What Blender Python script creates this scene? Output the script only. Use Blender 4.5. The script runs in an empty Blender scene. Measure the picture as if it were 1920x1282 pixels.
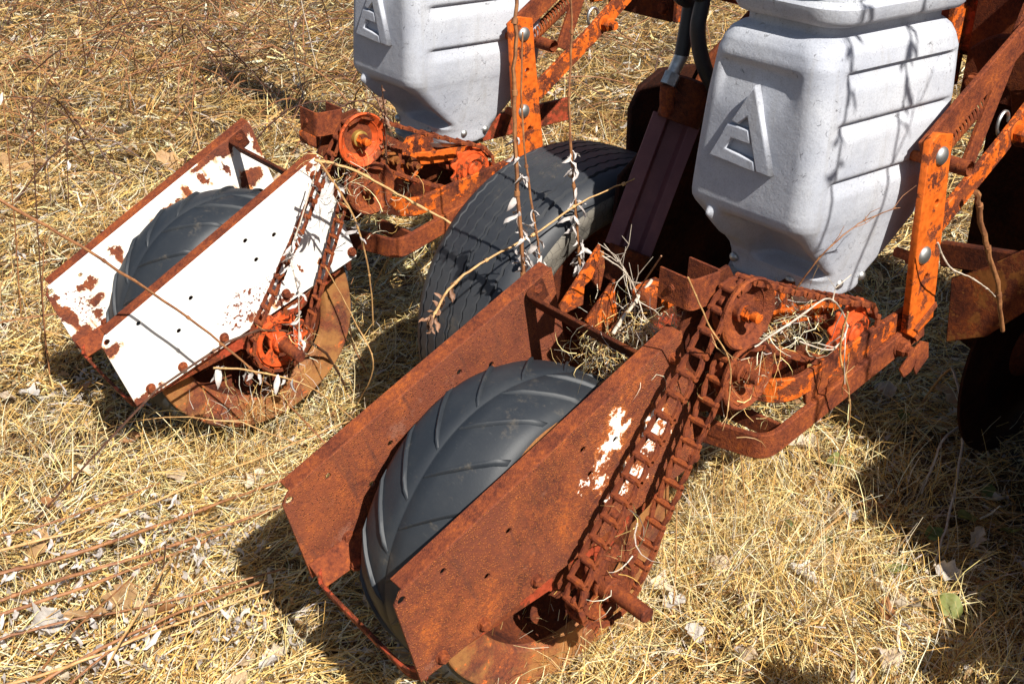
import bpy, bmesh, math, random
import numpy as np
from mathutils import Vector, Matrix, Euler
random.seed(7); rng = np.random.default_rng(11)
R = math.radians
scene = bpy.context.scene
col = scene.collection

# ------------------------------------------------------------------ camera
CAM = np.array([1.03199, -0.68114, 1.37706])
RX = np.array([0.63422214, 0.77271053, 0.02609066])
UP = np.array([-0.36209889, 0.26704748, 0.89306777])
FW = np.array([-0.68311542, 0.57585075, -0.44916505])
FPX = 2243.0
cd = bpy.data.cameras.new('camera'); cam = bpy.data.objects.new('camera', cd); col.objects.link(cam)
cd.sensor_width = 36; cd.lens = FPX / 1920 * 36; cd.clip_end = 500; cd.clip_start = 0.05
m = Matrix.Identity(4)
for i in range(3):
    m[i][0] = RX[i]; m[i][1] = UP[i]; m[i][2] = -FW[i]; m[i][3] = CAM[i]
cam.matrix_world = m
scene.camera = cam

# ------------------------------------------------------------------ sky, sun, exposure
SUN = Vector((1.0, -0.20, 1.04)).normalized()
w = bpy.data.worlds.new('World'); scene.world = w; w.use_nodes = True
nt = w.node_tree; nt.nodes.clear()
sky = nt.nodes.new('ShaderNodeTexSky'); sky.sky_type = 'NISHITA'; sky.sun_disc = False
sky.sun_elevation = math.asin(SUN.z); sky.sun_rotation = math.atan2(SUN.x, SUN.y)
bg = nt.nodes.new('ShaderNodeBackground'); bg.inputs[1].default_value = 0.05
wo = nt.nodes.new('ShaderNodeOutputWorld')
nt.links.new(sky.outputs[0], bg.inputs[0]); nt.links.new(bg.outputs[0], wo.inputs[0])
sd = bpy.data.lights.new('sun', 'SUN'); sd.energy = 5.0; sd.angle = R(0.5); sd.color = (1.0, 0.95, 0.87)
so = bpy.data.objects.new('sun', sd); col.objects.link(so); so.location = (4, -1, 5)
so.rotation_euler = SUN.to_track_quat('Z', 'Y').to_euler()
scene.view_settings.view_transform = 'Standard'; scene.view_settings.look = 'None'
scene.view_settings.gamma = 1; scene.view_settings.use_curve_mapping = False
scene.view_settings.exposure = 0.75
scene.cycles.max_bounces = 6; scene.cycles.diffuse_bounces = 3; scene.cycles.transparent_max_bounces = 4

# ------------------------------------------------------------------ helpers
def un(px, py, ax, val):
    """world point on the plane ax = val that lies along the sight line of a measured photo point"""
    v = RX * (px - 960) / FPX - UP * (py - 641) / FPX + FW
    i = 'xyz'.index(ax); t = (val - CAM[i]) / v[i]
    return CAM + t * v
def dp(px, py, d):
    v = RX * (px - 960) / FPX - UP * (py - 641) / FPX + FW
    return CAM + d * v

def tag(o, label=None, cat=None, group=None, kind=None):
    if label: o['label'] = label
    if cat: o['category'] = cat
    if group: o['group'] = group
    if kind: o['kind'] = kind
    return o
def empty(name, loc, rot=(0, 0, 0)):
    o = bpy.data.objects.new(name, None); col.objects.link(o); o.location = loc; o.rotation_euler = rot
    o.empty_display_size = 0.05
    return o
def link(name, me, mat, parent=None, label=None, smooth=None):
    o = bpy.data.objects.new(name, me); col.objects.link(o)
    if mat is not None and len(me.materials) == 0: me.materials.append(mat)
    if parent is not None: o.parent = parent
    if label: o['label'] = label
    if smooth is not None:
        try:
            me.shade_smooth() if smooth == 'all' else me.set_sharp_from_angle(angle=R(35))
        except Exception: pass
        if smooth != 'all':
            me.polygons.foreach_set('use_smooth', [True] * len(me.polygons))
            me.set_sharp_from_angle(angle=R(smooth))
    return o
def copy_tree(o, parent=None):
    c = o.copy(); col.objects.link(c)
    if parent is not None: c.parent = parent
    for ch in list(o.children): copy_tree(ch, c)
    return c

class MB:
    def __init__(s): s.v = []; s.f = []
    def add(s, vs, fs):
        n = len(s.v); s.v += [tuple(map(float, q)) for q in vs]; s.f += [tuple(i + n for i in f) for f in fs]
    def box(s, c, d, rot=None):
        vs = [Vector((sx * d[0] / 2, sy * d[1] / 2, sz * d[2] / 2)) for sx in (-1, 1) for sy in (-1, 1) for sz in (-1, 1)]
        if rot is not None: vs = [rot @ q for q in vs]
        s.add([q + Vector(c) for q in vs], [(0, 1, 3, 2), (4, 6, 7, 5), (0, 4, 5, 1), (2, 3, 7, 6), (0, 2, 6, 4), (1, 5, 7, 3)])
    def tube(s, pts, r, n=8, cap=True):
        pts = [Vector(p) for p in pts]; rs = r if isinstance(r, (list, tuple)) else [r] * len(pts)
        base = len(s.v); prev = None; vs = []
        for i, p in enumerate(pts):
            t = (pts[min(i + 1, len(pts) - 1)] - pts[max(i - 1, 0)]).normalized()
            if prev is None:
                a = t.cross(Vector((0, 0, 1)))
                if a.length < .1: a = t.cross(Vector((1, 0, 0)))
            else: a = prev - t * prev.dot(t)
            a.normalize(); prev = a; b = t.cross(a)
            for k in range(n):
                q = 2 * math.pi * k / n
                vs.append(p + (a * math.cos(q) + b * math.sin(q)) * rs[i])
        fs = []
        for i in range(len(pts) - 1):
            for k in range(n):
                k2 = (k + 1) % n
                fs.append((i * n + k, i * n + k2, (i + 1) * n + k2, (i + 1) * n + k))
        if cap:
            fs.append(tuple(reversed(range(n)))); fs.append(tuple(range((len(pts) - 1) * n, len(pts) * n)))
        s.add(vs, fs)
    def lathe(s, prof, n=32, c=(0, 0, 0), closed=False):
        """profile (x, r) turned about the x axis"""
        vs = []; fs = []
        for (x, r) in prof:
            for k in range(n):
                q = 2 * math.pi * k / n
                vs.append((c[0] + x, c[1] + r * math.cos(q), c[2] + r * math.sin(q)))
        m_ = len(prof)
        for i in range(m_ if closed else m_ - 1):
            j = (i + 1) % m_
            for k in range(n):
                k2 = (k + 1) % n
                fs.append((i * n + k, i * n + k2, j * n + k2, j * n + k))
        s.add(vs, fs)
    def mesh(s, name='m'):
        me = bpy.data.meshes.new(name); me.from_pydata(s.v, [], s.f); me.update()
        bm = bmesh.new(); bm.from_mesh(me); bmesh.ops.recalc_face_normals(bm, faces=bm.faces); bm.to_mesh(me); bm.free()
        return me
    def build(s, name, mat, parent=None, label=None, smooth=None):
        return link(name, s.mesh(name), mat, parent, label, smooth)

def bevel_mesh(me, w=0.0015, seg=1, ang=30):
    bm = bmesh.new(); bm.from_mesh(me)
    es = [e for e in bm.edges if len(e.link_faces) == 2 and e.calc_face_angle(0) > R(ang)]
    bmesh.ops.bevel(bm, geom=es, offset=w, segments=seg, affect='EDGES', clamp_overlap=True)
    bm.to_mesh(me); bm.free(); return me

def flat_plate(loops, thick, bevel, mapper):
    """2D outline with holes -> thick plate with bevelled rim; mapper(a, b, t) -> xyz"""
    cu = bpy.data.curves.new('c', 'CURVE'); cu.dimensions = '2D'; cu.fill_mode = 'BOTH'
    cu.extrude = max(thick / 2 - bevel, 1e-4); cu.bevel_depth = bevel; cu.bevel_resolution = 1; cu.offset = -bevel
    for lp in loops:
        sp = cu.splines.new('POLY'); sp.points.add(len(lp) - 1)
        for i, (a, b) in enumerate(lp): sp.points[i].co = (a, b, 0, 1)
        sp.use_cyclic_u = True
    ob = bpy.data.objects.new('c', cu); col.objects.link(ob)
    dg = bpy.context.evaluated_depsgraph_get(); me = bpy.data.meshes.new_from_object(ob.evaluated_get(dg))
    bpy.data.objects.remove(ob); bpy.data.curves.remove(cu)
    for v in me.vertices: v.co = mapper(v.co.x, v.co.y, v.co.z)
    bm = bmesh.new(); bm.from_mesh(me); bmesh.ops.remove_doubles(bm, verts=bm.verts, dist=1e-6)
    bmesh.ops.recalc_face_normals(bm, faces=bm.faces); bm.to_mesh(me); bm.free()
    return me
def circ(c, r, n=12): return [(c[0] + r * math.cos(2 * math.pi * k / n), c[1] + r * math.sin(2 * math.pi * k / n)) for k in range(n)]

def sweep_bar(path, h, t, up=(0, 0, 1), rad=0.0, nr=6):
    """flat bar standing on edge (height h along up, thickness t) following a path with rounded corners"""
    P = [Vector(p) for p in path]; Q = []
    for i, p in enumerate(P):
        if rad > 0 and 0 < i < len(P) - 1:
            a = (P[i - 1] - p); b = (P[i + 1] - p); r = min(rad, a.length * .45, b.length * .45)
            a.normalize(); b.normalize()
            for k in range(nr + 1):
                s = k / nr; q = (p + a * r) * (1 - s) ** 2 + p * 2 * s * (1 - s) + (p + b * r) * s * s; Q.append(q)
        else: Q.append(p)
    up = Vector(up); vs = []; n = len(Q)
    for i, p in enumerate(Q):
        tg = (Q[min(i + 1, n - 1)] - Q[max(i - 1, 0)]).normalized()
        sd_ = tg.cross(up).normalized(); u2 = sd_.cross(tg).normalized()
        for (a, b) in ((-1, -1), (1, -1), (1, 1), (-1, 1)): vs.append(p + sd_ * (a * t / 2) + u2 * (b * h / 2))
    fs = [(3, 2, 1, 0), tuple((n - 1) * 4 + k for k in range(4))]
    for i in range(n - 1):
        for k in range(4):
            k2 = (k + 1) % 4; fs.append((i * 4 + k, i * 4 + k2, (i + 1) * 4 + k2, (i + 1) * 4 + k))
    mb = MB(); mb.add(vs, fs); me = mb.mesh(); bevel_mesh(me, min(t, h) * .16, 1, 40); return me

# ------------------------------------------------------------------ materials
class NT:
    def __init__(s, name):
        s.m = bpy.data.materials.new(name); s.m.use_nodes = True; s.t = s.m.node_tree; s.t.nodes.clear()
        s.out = s.n('ShaderNodeOutputMaterial'); s.p = s.n('ShaderNodeBsdfPrincipled'); s.l(s.p.outputs[0], s.out.inputs[0])
        s.co = s.n('ShaderNodeTexCoord').outputs['Object']
    def n(s, k): return s.t.nodes.new(k)
    def l(s, a, b): s.t.links.new(a, b)
    def noise(s, scale, detail=5, rough=.6, vec=None, dist=0, offs=None):
        x = s.n('ShaderNodeTexNoise'); x.inputs['Scale'].default_value = scale; x.inputs['Detail'].default_value = detail
        x.inputs['Roughness'].default_value = rough; x.inputs['Distortion'].default_value = dist
        v = vec or s.co
        if offs is not None: v = s.vm('ADD', v, offs)
        s.l(v, x.inputs['Vector']); return x
    def vor(s, scale, vec=None, feat='F1', rnd=1):
        x = s.n('ShaderNodeTexVoronoi'); x.inputs['Scale'].default_value = scale; x.feature = feat
        x.inputs['Randomness'].default_value = rnd
        s.l(vec or s.co, x.inputs['Vector']); return x
    def vm(s, op, a, b):
        x = s.n('ShaderNodeVectorMath'); x.operation = op
        for i, q in enumerate((a, b)):
            if hasattr(q, 'is_linked') or hasattr(q, 'links'): s.l(q, x.inputs[i])
            else: x.inputs[i].default_value = q
        return x.outputs['Value'] if op in ('LENGTH', 'DISTANCE', 'DOT_PRODUCT') else x.outputs[0]
    def mt(s, op, a, b=0.0, clamp=False):
        x = s.n('ShaderNodeMath'); x.operation = op; x.use_clamp = clamp
        for i, q in enumerate((a, b)):
            if isinstance(q, (int, float)): x.inputs[i].default_value = q
            else: s.l(q, x.inputs[i])
        return x.outputs[0]
    def ss(s, v, a, b, lo=0., hi=1.):
        x = s.n('ShaderNodeMapRange'); x.interpolation_type = 'SMOOTHSTEP'
        s.l(v, x.inputs[0]); x.inputs[1].default_value = a; x.inputs[2].default_value = b
        x.inputs[3].default_value = lo; x.inputs[4].default_value = hi; return x.outputs[0]
    def ramp(s, v, stops):
        x = s.n('ShaderNodeValToRGB'); e = x.color_ramp.elements
        while len(e) < len(stops): e.new(.5)
        for q, (p, c) in zip(e, stops): q.position = p; q.color = (*c, 1)
        s.l(v, x.inputs[0]); return x.outputs[0]
    def mix(s, f, a, b):
        x = s.n('ShaderNodeMix'); x.data_type = 'RGBA'
        if isinstance(f, (int, float)): x.inputs[0].default_value = f
        else: s.l(f, x.inputs[0])
        for i, q in ((6, a), (7, b)):
            if isinstance(q, tuple): x.inputs[i].default_value = (*q, 1)
            else: s.l(q, x.inputs[i])
        return x.outputs[2]
    def col(s, c): 
        if isinstance(c, tuple): s.p.inputs['Base Color'].default_value = (*c, 1)
        else: s.l(c, s.p.inputs['Base Color'])
    def rough(s, v):
        if isinstance(v, (int, float)): s.p.inputs['Roughness'].default_value = v
        else: s.l(v, s.p.inputs['Roughness'])
    def metal(s, v):
        if isinstance(v, (int, float)): s.p.inputs['Metallic'].default_value = v
        else: s.l(v, s.p.inputs['Metallic'])
    def bump(s, h, dist=.001, strength=1.):
        x = s.n('ShaderNodeBump'); x.inputs['Strength'].default_value = strength; x.inputs['Distance'].default_value = dist
        s.l(h, x.inputs['Height']); s.l(x.outputs[0], s.p.inputs['Normal'])
    def blobs(s, lst, warp=.03, wscale=40, offs=(0, 0, 0)):
        """min of normalised distances to a list of ellipses (y, z, ry, rz) in object space"""
        nz = s.noise(wscale, 5, .65, offs=offs)
        wv = s.vm('MULTIPLY', s.vm('SUBTRACT', nz.outputs['Color'], (.5, .5, .5)), (warp * 2, warp * 2, warp * 2))
        pv = s.vm('ADD', s.co, wv); best = None
        for (y, z, ry, rz) in lst:
            d = s.vm('LENGTH', s.vm('MULTIPLY', s.vm('SUBTRACT', pv, (0, y, z)), (0, 1 / ry, 1 / rz)), (0, 0, 0))
            best = d if best is None else s.mt('MINIMUM', best, d)
        return best

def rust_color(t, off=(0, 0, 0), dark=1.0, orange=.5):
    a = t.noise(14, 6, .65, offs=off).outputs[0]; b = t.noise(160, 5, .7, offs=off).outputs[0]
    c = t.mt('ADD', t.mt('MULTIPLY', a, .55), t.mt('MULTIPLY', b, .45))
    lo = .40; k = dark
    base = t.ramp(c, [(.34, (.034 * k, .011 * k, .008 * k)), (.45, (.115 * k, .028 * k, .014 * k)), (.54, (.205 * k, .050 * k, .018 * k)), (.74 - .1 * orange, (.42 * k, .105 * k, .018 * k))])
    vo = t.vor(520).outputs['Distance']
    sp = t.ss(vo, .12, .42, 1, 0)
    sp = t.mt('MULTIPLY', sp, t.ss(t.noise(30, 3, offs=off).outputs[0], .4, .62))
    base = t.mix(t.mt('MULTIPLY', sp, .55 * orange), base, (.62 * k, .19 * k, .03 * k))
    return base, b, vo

def mat_rust(name, dark=1.0, orange=.5, paint=None, cover=.5, psc=22, bumpd=.0018, spec=.18):
    t = NT(name)
    base, b, vo = rust_color(t, dark=dark, orange=orange)
    h = t.mt('ADD', t.mt('MULTIPLY', b, .8), t.mt('MULTIPLY', vo, .5))
    rough = .85
    if paint is not None:
        n1 = t.noise(psc, 9, .72, offs=(3.1, 1.7, .4)).outputs[0]
        th = .5 + (.5 - cover) * .38
        mk = t.ss(n1, th - .018, th + .018)
        fade = t.noise(90, 4, offs=(9, 2, 1)).outputs[0]
        pc = t.mix(t.ss(fade, .35, .7), paint, tuple(min(1, q * .62) for q in paint))
        base = t.mix(mk, base, pc)
        h = t.mt('ADD', t.mt('MULTIPLY', h, t.mt('SUBTRACT', 1.15, mk)), t.mt('MULTIPLY', mk, .55))
        rough = t.mt('SUBTRACT', .88, t.mt('MULTIPLY', mk, .3))
    t.col(base); t.rough(rough); t.bump(h, bumpd, .9); t.p.inputs['Specular IOR Level'].default_value = spec
    return t.m

ORANGE = (.64, .125, .014)
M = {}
M['rust'] = mat_rust('rust', 1.0, .5)
M['rust_chain'] = mat_rust('rust_chain', .95, .25, bumpd=.0008)
M['rust_dark'] = mat_rust('rust_dark', .55, .3)
M['orange_worn'] = mat_rust('orange_worn', .9, .6, ORANGE, .66, 24)
M['orange_patchy'] = mat_rust('orange_patchy', .9, .6, ORANGE, .44, 30)
M['shade_black'] = mat_rust('shade_dark_rust', .16, .1)  # near-black rust: deep shade behind the machine put into the colour
M['red_paint'] = mat_rust('red_paint', .8, .5, (.36, .06, .025), .45, 30)
M['sprocket_red'] = mat_rust('sprocket_red', .9, .8, (.62, .095, .022), .60, 30)
M['brown_plate'] = mat_rust('brown_plate', .85, .9, (.30, .11, .03), .5, 18)

def mat_rim():
    t = NT('wheel_rim_rust'); base, b, vo = rust_color(t, (4, 2, 1), .9, .8)
    n = t.noise(9, 6, .7, offs=(2, 5, 1)).outputs[0]
    base = t.mix(t.ss(n, .42, .62), base, (.30, .13, .035))
    base = t.mix(t.ss(t.noise(40, 6, .7, offs=(7, 1, 3)).outputs[0], .6, .66), base, (.56, .12, .02))
    t.col(base); t.rough(.75); t.bump(t.mt('ADD', b, vo), .0008, .7); return t.m
M['rim'] = mat_rim()

def speck(t, base, h):
    v2 = t.vor(330); big = t.noise(5, 5, .65, offs=(2, 8, 4)).outputs[0]; med = t.noise(55, 5, .7, offs=(1, 4, 4)).outputs[0]
    base = t.mix(t.ss(big, .36, .60, .75, .0), base, (.155, .042, .022))
    rnd = t.n('ShaderNodeSeparateColor'); t.l(v2.outputs['Color'], rnd.inputs[0])
    dot = t.mt('MULTIPLY', t.ss(v2.outputs['Distance'], .22, .50, 1, 0), t.mt('MULTIPLY', t.ss(rnd.outputs[0], .20, .50), t.ss(med, .32, .54)))
    base = t.mix(t.mt('MULTIPLY', dot, .55), base, (.50, .155, .035))
    pit = t.mt('MULTIPLY', t.ss(v2.outputs['Distance'], .2, .5, 1, 0), t.ss(rnd.outputs[1], .72, .85))
    base = t.mix(t.mt('MULTIPLY', pit, .75), base, (.07, .02, .014))
    run = t.noise(1, 4, .6, vec=t.vm('MULTIPLY', t.co, (1, 70, 7)), offs=(1, 2, 2)).outputs[0]
    base = t.mix(t.mt('MULTIPLY', t.ss(run, .54, .70), .5), base, (.085, .030, .020))
    worn = t.noise(11, 7, .75, offs=(6, 3, 7)).outputs[0]
    base = t.mix(t.mt('MULTIPLY', t.ss(worn, .58, .68), .55), base, (.26, .115, .075))
    return base, t.mt('ADD', h, t.mt('MULTIPLY', t.mt('SUBTRACT', dot, pit), .9))
def mat_plate_rust(name, white_blobs):
    """rusted plate on which a few islands of white paint are left"""
    t = NT(name); base, b, vo = rust_color(t, (1, 1, 1), 1.0, 1.0)
    big = t.noise(6, 4, .6, offs=(5, 2, 8)).outputs[0]
    base = t.mix(t.ss(big, .45, .7, 0, .18), base, (.50, .13, .03))
    h = t.mt('ADD', t.mt('MULTIPLY', b, .8), t.mt('MULTIPLY', vo, .7)); ro = .8; base, h = speck(t, base, h)
    if white_blobs:
        d = t.blobs([(a_, b_, c_ * .80, d_ * .80) for a_, b_, c_, d_ in white_blobs], .042, 70)
        halo = t.ss(d, .9, 1.75, 1, 0)
        base = t.mix(t.mt('MULTIPLY', halo, .55), base, (.66, .19, .03))
        mk = t.ss(d, .92, 1.0, 1, 0)
        pc = t.mix(t.ss(d, .55, 1.0), (.82, .80, .76), (.80, .66, .48))
        base = t.mix(mk, base, pc); h = t.mt('ADD', t.mt('MULTIPLY', h, t.mt('SUBTRACT', 1.1, mk)), t.mt('MULTIPLY', mk, 1.0))
        ro = t.mt('SUBTRACT', .82, t.mt('MULTIPLY', mk, .3))
    t.col(base); t.rough(ro); t.bump(h, .0012, .9); t.p.inputs['Specular IOR Level'].default_value = .3
    return t.m
def mat_plate_white(name, rust_blobs, speck_blobs):
    """white painted plate with rust eating through in patches, specks and streaks"""
    t = NT(name); base, b, vo = rust_color(t, (2, 3, 1), 1.0, .8)
    d = t.blobs(rust_blobs, .03, 38, (1, 2, 3)); mk = t.ss(d, .93, 1.0, 1, 0)
    if speck_blobs:
        ds = t.blobs(speck_blobs, .03, 20, (4, 2, 3))
        zone = t.ss(ds, .3, 1.25, 1, 0)
        sn = t.noise(120, 5, .7, offs=(6, 6, 2)).outputs[0]
        sp = t.ss(t.mt('ADD', sn, t.mt('MULTIPLY', zone, .16)), .70, .72)
        mk = t.mt('MAXIMUM', mk, t.mt('MULTIPLY', sp, t.ss(zone, .02, .2)))
    fine = t.ss(t.noise(70, 4, .6, offs=(8, 3, 3)).outputs[0], .755, .775)
    mk = t.mt('MAXIMUM', mk, fine)
    halo = t.ss(d, .95, 1.28, 1, 0)
    # streaks running down the plate
    sv = t.vm('MULTIPLY', t.co, (1, 60, 4)); st = t.noise(1, 3, .5, vec=sv).outputs[0]
    streak = t.mt('MULTIPLY', t.ss(st, .53, .62), t.ss(d, 1.0, 1.8, 1, 0))
    white = t.mix(t.ss(t.noise(9, 7, .7).outputs[0], .40, .75, 0, .55), (.80, .79, .76), (.60, .56, .48)); white = t.mix(t.ss(t.noise(130, 4, .7, offs=(3, 3, 3)).outputs[0], .60, .72, 0, .4), white, (.50, .42, .32))
    c = t.mix(t.mt('MULTIPLY', halo, .5), white, (.80, .40, .09)); c = t.mix(t.mt('MULTIPLY', streak, .85), c, (.66, .22, .03))
    c = t.mix(mk, c, base)
    h = t.mt('ADD', t.mt('MULTIPLY', t.mt('ADD', b, vo), t.mt('MULTIPLY', mk, .6)), t.mt('MULTIPLY', t.mt('SUBTRACT', 1, mk), 1.0))
    t.col(c); t.rough(t.mt('ADD', .42, t.mt('MULTIPLY', mk, .45))); t.bump(h, .0012, .8); return t.m

def mat_rubber(name, c=(.022, .026, .031), dust=(.10, .10, .095), rough=.5, cracks=False, amt=.35):
    t = NT(name); n = t.noise(7, 6, .65).outputs[0]; f = t.noise(220, 4, .7).outputs[0]
    base = t.mix(t.mt('MULTIPLY', t.ss(n, .42, .75), amt), c, dust)
    h = t.mt('MULTIPLY', f, .35)
    if cracks:
        v = t.vor(60, vec=t.vm('MULTIPLY', t.co, (.35, 1, 1)), feat='DISTANCE_TO_EDGE').outputs['Distance']
        ck = t.ss(v, 0, .06); h = t.mt('ADD', h, t.mt('MULTIPLY', ck, .9))
        base = t.mix(t.mt('MULTIPLY', t.mt('SUBTRACT', 1, ck), .5), base, (.012, .012, .014))
    sc = t.noise(1, 4, .7, vec=t.vm('MULTIPLY', t.co, (90, 420, 90)), offs=(3, 1, 1)).outputs[0]
    base = t.mix(t.mt('MULTIPLY', t.ss(sc, .60, .74), .35), base, tuple(min(1, q * 1.3) for q in dust))
    mud = t.mt('MULTIPLY', t.ss(t.noise(16, 7, .75, offs=(5, 5, 5)).outputs[0], .56, .70), .45)
    base = t.mix(mud, base, (.13, .105, .075))
    t.col(base); t.rough(t.mt('ADD', t.mt('ADD', rough, t.mt('MULTIPLY', n, .15)), t.mt('MULTIPLY', mud, .4))); t.bump(t.mt('ADD', h, t.mt('MULTIPLY', mud, .8)), .0007, .6); return t.m
M['rubber'] = mat_rubber('black_rubber', (.016, .020, .026), (.060, .062, .062), .50, False, .35)
M['old_rubber'] = mat_rubber('weathered_rubber', (.024, .027, .033), (.065, .067, .07), .5, False, .5)
M['grey_wall'] = mat_rubber('weathered_sidewall', (.11, .10, .085), (.27, .245, .20), .75, True, .9)
M['hose'] = mat_rubber('hose_rubber', (.012, .014, .018), (.05, .05, .05), .45)

def mat_hopper():
    t = NT('hopper_grey'); n = t.noise(5, 6, .6).outputs[0]; f = t.noise(260, 5, .75).outputs[0]; mdm = t.noise(35, 5, .65, offs=(2, 2, 2)).outputs[0]
    base = t.mix(t.ss(n, .35, .7), (.36, .38, .435), (.50, .515, .55))
    base = t.mix(t.mt('MULTIPLY', t.ss(mdm, .5, .72), .3), base, (.30, .31, .345))
    # fine scratches in two directions
    for k, (sc, of) in enumerate((((900, 900, 26), (0, 0, 0)), ((60, 700, 500), (5, 1, 2)))):
        s_ = t.noise(1, 3, .6, vec=t.vm('MULTIPLY', t.co, sc), offs=of).outputs[0]
        base = t.mix(t.mt('MULTIPLY', t.ss(s_, .62, .72), .28), base, (.66, .66, .68))
    ch = t.ss(t.noise(75, 6, .8, offs=(7, 7, 1), dist=1.5).outputs[0], .60, .65)
    pit = t.mt('MULTIPLY', ch, t.ss(t.noise(8, 3, offs=(1, 9, 1)).outputs[0], .42, .6))
    base = t.mix(t.mt('MULTIPLY', pit, .75), base, (.17, .17, .19))
    gr = t.noise(420, 4, .8, offs=(4, 4, 9)).outputs[0]; base = t.mix(t.mt('MULTIPLY', t.ss(gr, .50, .60), .5), base, (.27, .275, .31))
    st2 = t.noise(1, 4, .6, vec=t.vm('MULTIPLY', t.co, (38, 38, 3.0)), offs=(2, 2, 5)).outputs[0]; base = t.mix(t.mt('MULTIPLY', t.ss(st2, .55, .72), .30), base, (.30, .285, .27))
    dirt = t.ss(t.noise(11, 6, .7, offs=(3, 8, 2)).outputs[0], .58, .8)
    base = t.mix(t.mt('MULTIPLY', dirt, .3), base, (.34, .31, .27))
    h = t.mt('ADD', t.mt('MULTIPLY', f, .5), t.mt('SUBTRACT', mdm, t.mt('MULTIPLY', pit, 1.2)))
    t.col(base); t.rough(.62); t.bump(h, .0016, .75); t.p.inputs['Specular IOR Level'].default_value = .35
    return t.m
M['hopper'] = mat_hopper()
def mat_metal(name, c, r=.35, me=1.):
    t = NT(name); n = t.noise(60, 5, .6).outputs[0]
    t.col(t.mix(t.ss(n, .4, .7), c, tuple(q * .6 for q in c))); t.metal(me); t.rough(t.mt('ADD', r, t.mt('MULTIPLY', n, .25))); t.bump(n, .0004, .5); return t.m
M['zinc'] = mat_metal('zinc_plated', (.55, .55, .53), .38)
M['brass'] = mat_metal('yellowed_steel', (.42, .26, .06), .5, .5)
def mat_purple():
    t = NT('maroon_paint'); n = t.noise(8, 6, .7).outputs[0]; f = t.noise(160, 5, .7).outputs[0]
    c = t.mix(t.ss(n, .4, .7), (.13, .045, .052), (.20, .075, .075)); t.col(c); t.rough(.6); t.bump(f, .0006, .5); return t.m
M['maroon'] = mat_purple()

def mat_straw(name, tr=.22, rough=.55):
    t = NT(name); at = t.n('ShaderNodeAttribute'); at.attribute_name = 'Col'
    n = t.noise(300, 3).outputs[0]
    c = t.mix(t.ss(n, .3, .7, 0, .3), at.outputs['Color'], (.30, .20, .09))
    t.col(c); t.rough(rough); t.p.inputs['Specular IOR Level'].default_value = .35
    tn = t.n('ShaderNodeBsdfTranslucent'); t.l(c, tn.inputs[0]); mx = t.n('ShaderNodeMixShader'); mx.inputs[0].default_value = tr
    t.l(t.p.outputs[0], mx.inputs[1]); t.l(tn.outputs[0], mx.inputs[2]); t.l(mx.outputs[0], t.out.inputs[0])
    return t.m
M['straw'] = mat_straw('dry_straw'); M['leaf'] = mat_straw('dry_leaf', .3, .6)
def mat_stem(name, a, b):
    t = NT(name); n = t.noise(60, 5, .7).outputs[0]; t.col(t.mix(t.ss(n, .35, .65), a, b)); t.rough(.6); t.bump(n, .0008, .6); return t.m
M['stem_brown'] = mat_stem('brown_stem', (.34, .15, .055), (.18, .07, .03))
M['stem_tan'] = mat_stem('tan_stem', (.58, .35, .14), (.38, .20, .075))
M['stem_pale'] = mat_stem('pale_stem', (.60, .52, .42), (.40, .32, .24))
M['stem_dark'] = mat_stem('dark_stem', (.11, .045, .022), (.05, .022, .014))
M['white_leaf'] = mat_stem('withered_leaf', (.58, .54, .52), (.38, .33, .30))
M['brown_leaf'] = mat_stem('brown_seed', (.26, .13, .07), (.14, .07, .04))

# ------------------------------------------------------------------ ground
def gh(x, y):
    z = .014 * np.sin(3.1 * x + 1.2 * y + .5) + .012 * np.sin(-2.3 * x + 4.7 * y) + .007 * np.sin(9 * x + 5 * y + 1) + .006 * np.sin(-7 * x + 12 * y)
    z = z + .05 * np.exp(-(((x - .05) / .28) ** 2 + ((y - .72) / .22) ** 2)) + .03 * np.exp(-(((x + .75) / .25) ** 2 + ((y + .05) / .25) ** 2))
    z = z - .02
    return z * np.exp(-((x + 1) ** 2 + (y - 1) ** 2) / 90.)
def make_ground():
    def axis(lo, hi, c0, c1, fine):
        a = list(np.arange(c0, c1, fine)); s = fine; q = c0
        left = []
        while q > lo: s *= 1.35; q -= s; left.append(q)
        s = fine; q = a[-1]; right = []
        while q < hi: s *= 1.35; q += s; right.append(q)
        return np.array(left[::-1] + a + right)
    X = axis(-60, 60, -5, 1.6, .05); Y = axis(-60, 60, -1.5, 6, .05)
    gx, gy = np.meshgrid(X, Y, indexing='ij'); z = gh(gx, gy)
    nx, ny = gx.shape
    me = bpy.data.meshes.new('ground'); vs = np.stack([gx, gy, z], -1).reshape(-1, 3)
    i, j = np.meshgrid(np.arange(nx - 1), np.arange(ny - 1), indexing='ij'); a = (i * ny + j).ravel()
    fs = np.stack([a, a + ny, a + ny + 1, a + 1], 1)
    me.from_pydata(vs.tolist(), [], fs.tolist())
    t = NT('soil_and_thatch'); n = t.noise(7, 6, .65).outputs[0]; f = t.noise(60, 8, .8, dist=1).outputs[0]
    st = t.noise(1, 6, .7, vec=t.vm('MULTIPLY', t.co, (140, 40, 60)), dist=2).outputs[0]
    c = t.mix(t.ss(st, .42, .66), (.035, .022, .013), (.28, .18, .08)); c = t.mix(t.ss(f, .5, .68), c, (.09, .055, .03))
    c = t.mix(t.mt('MULTIPLY', t.ss(n, .5, .7), .5), c, (.20, .14, .08))
    t.col(c); t.rough(.9); t.bump(t.mt('ADD', st, f), .012, 1.)
    o = link('ground', me, t.m, None, smooth='all'); tag(o, kind='structure'); return o
make_ground()

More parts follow.
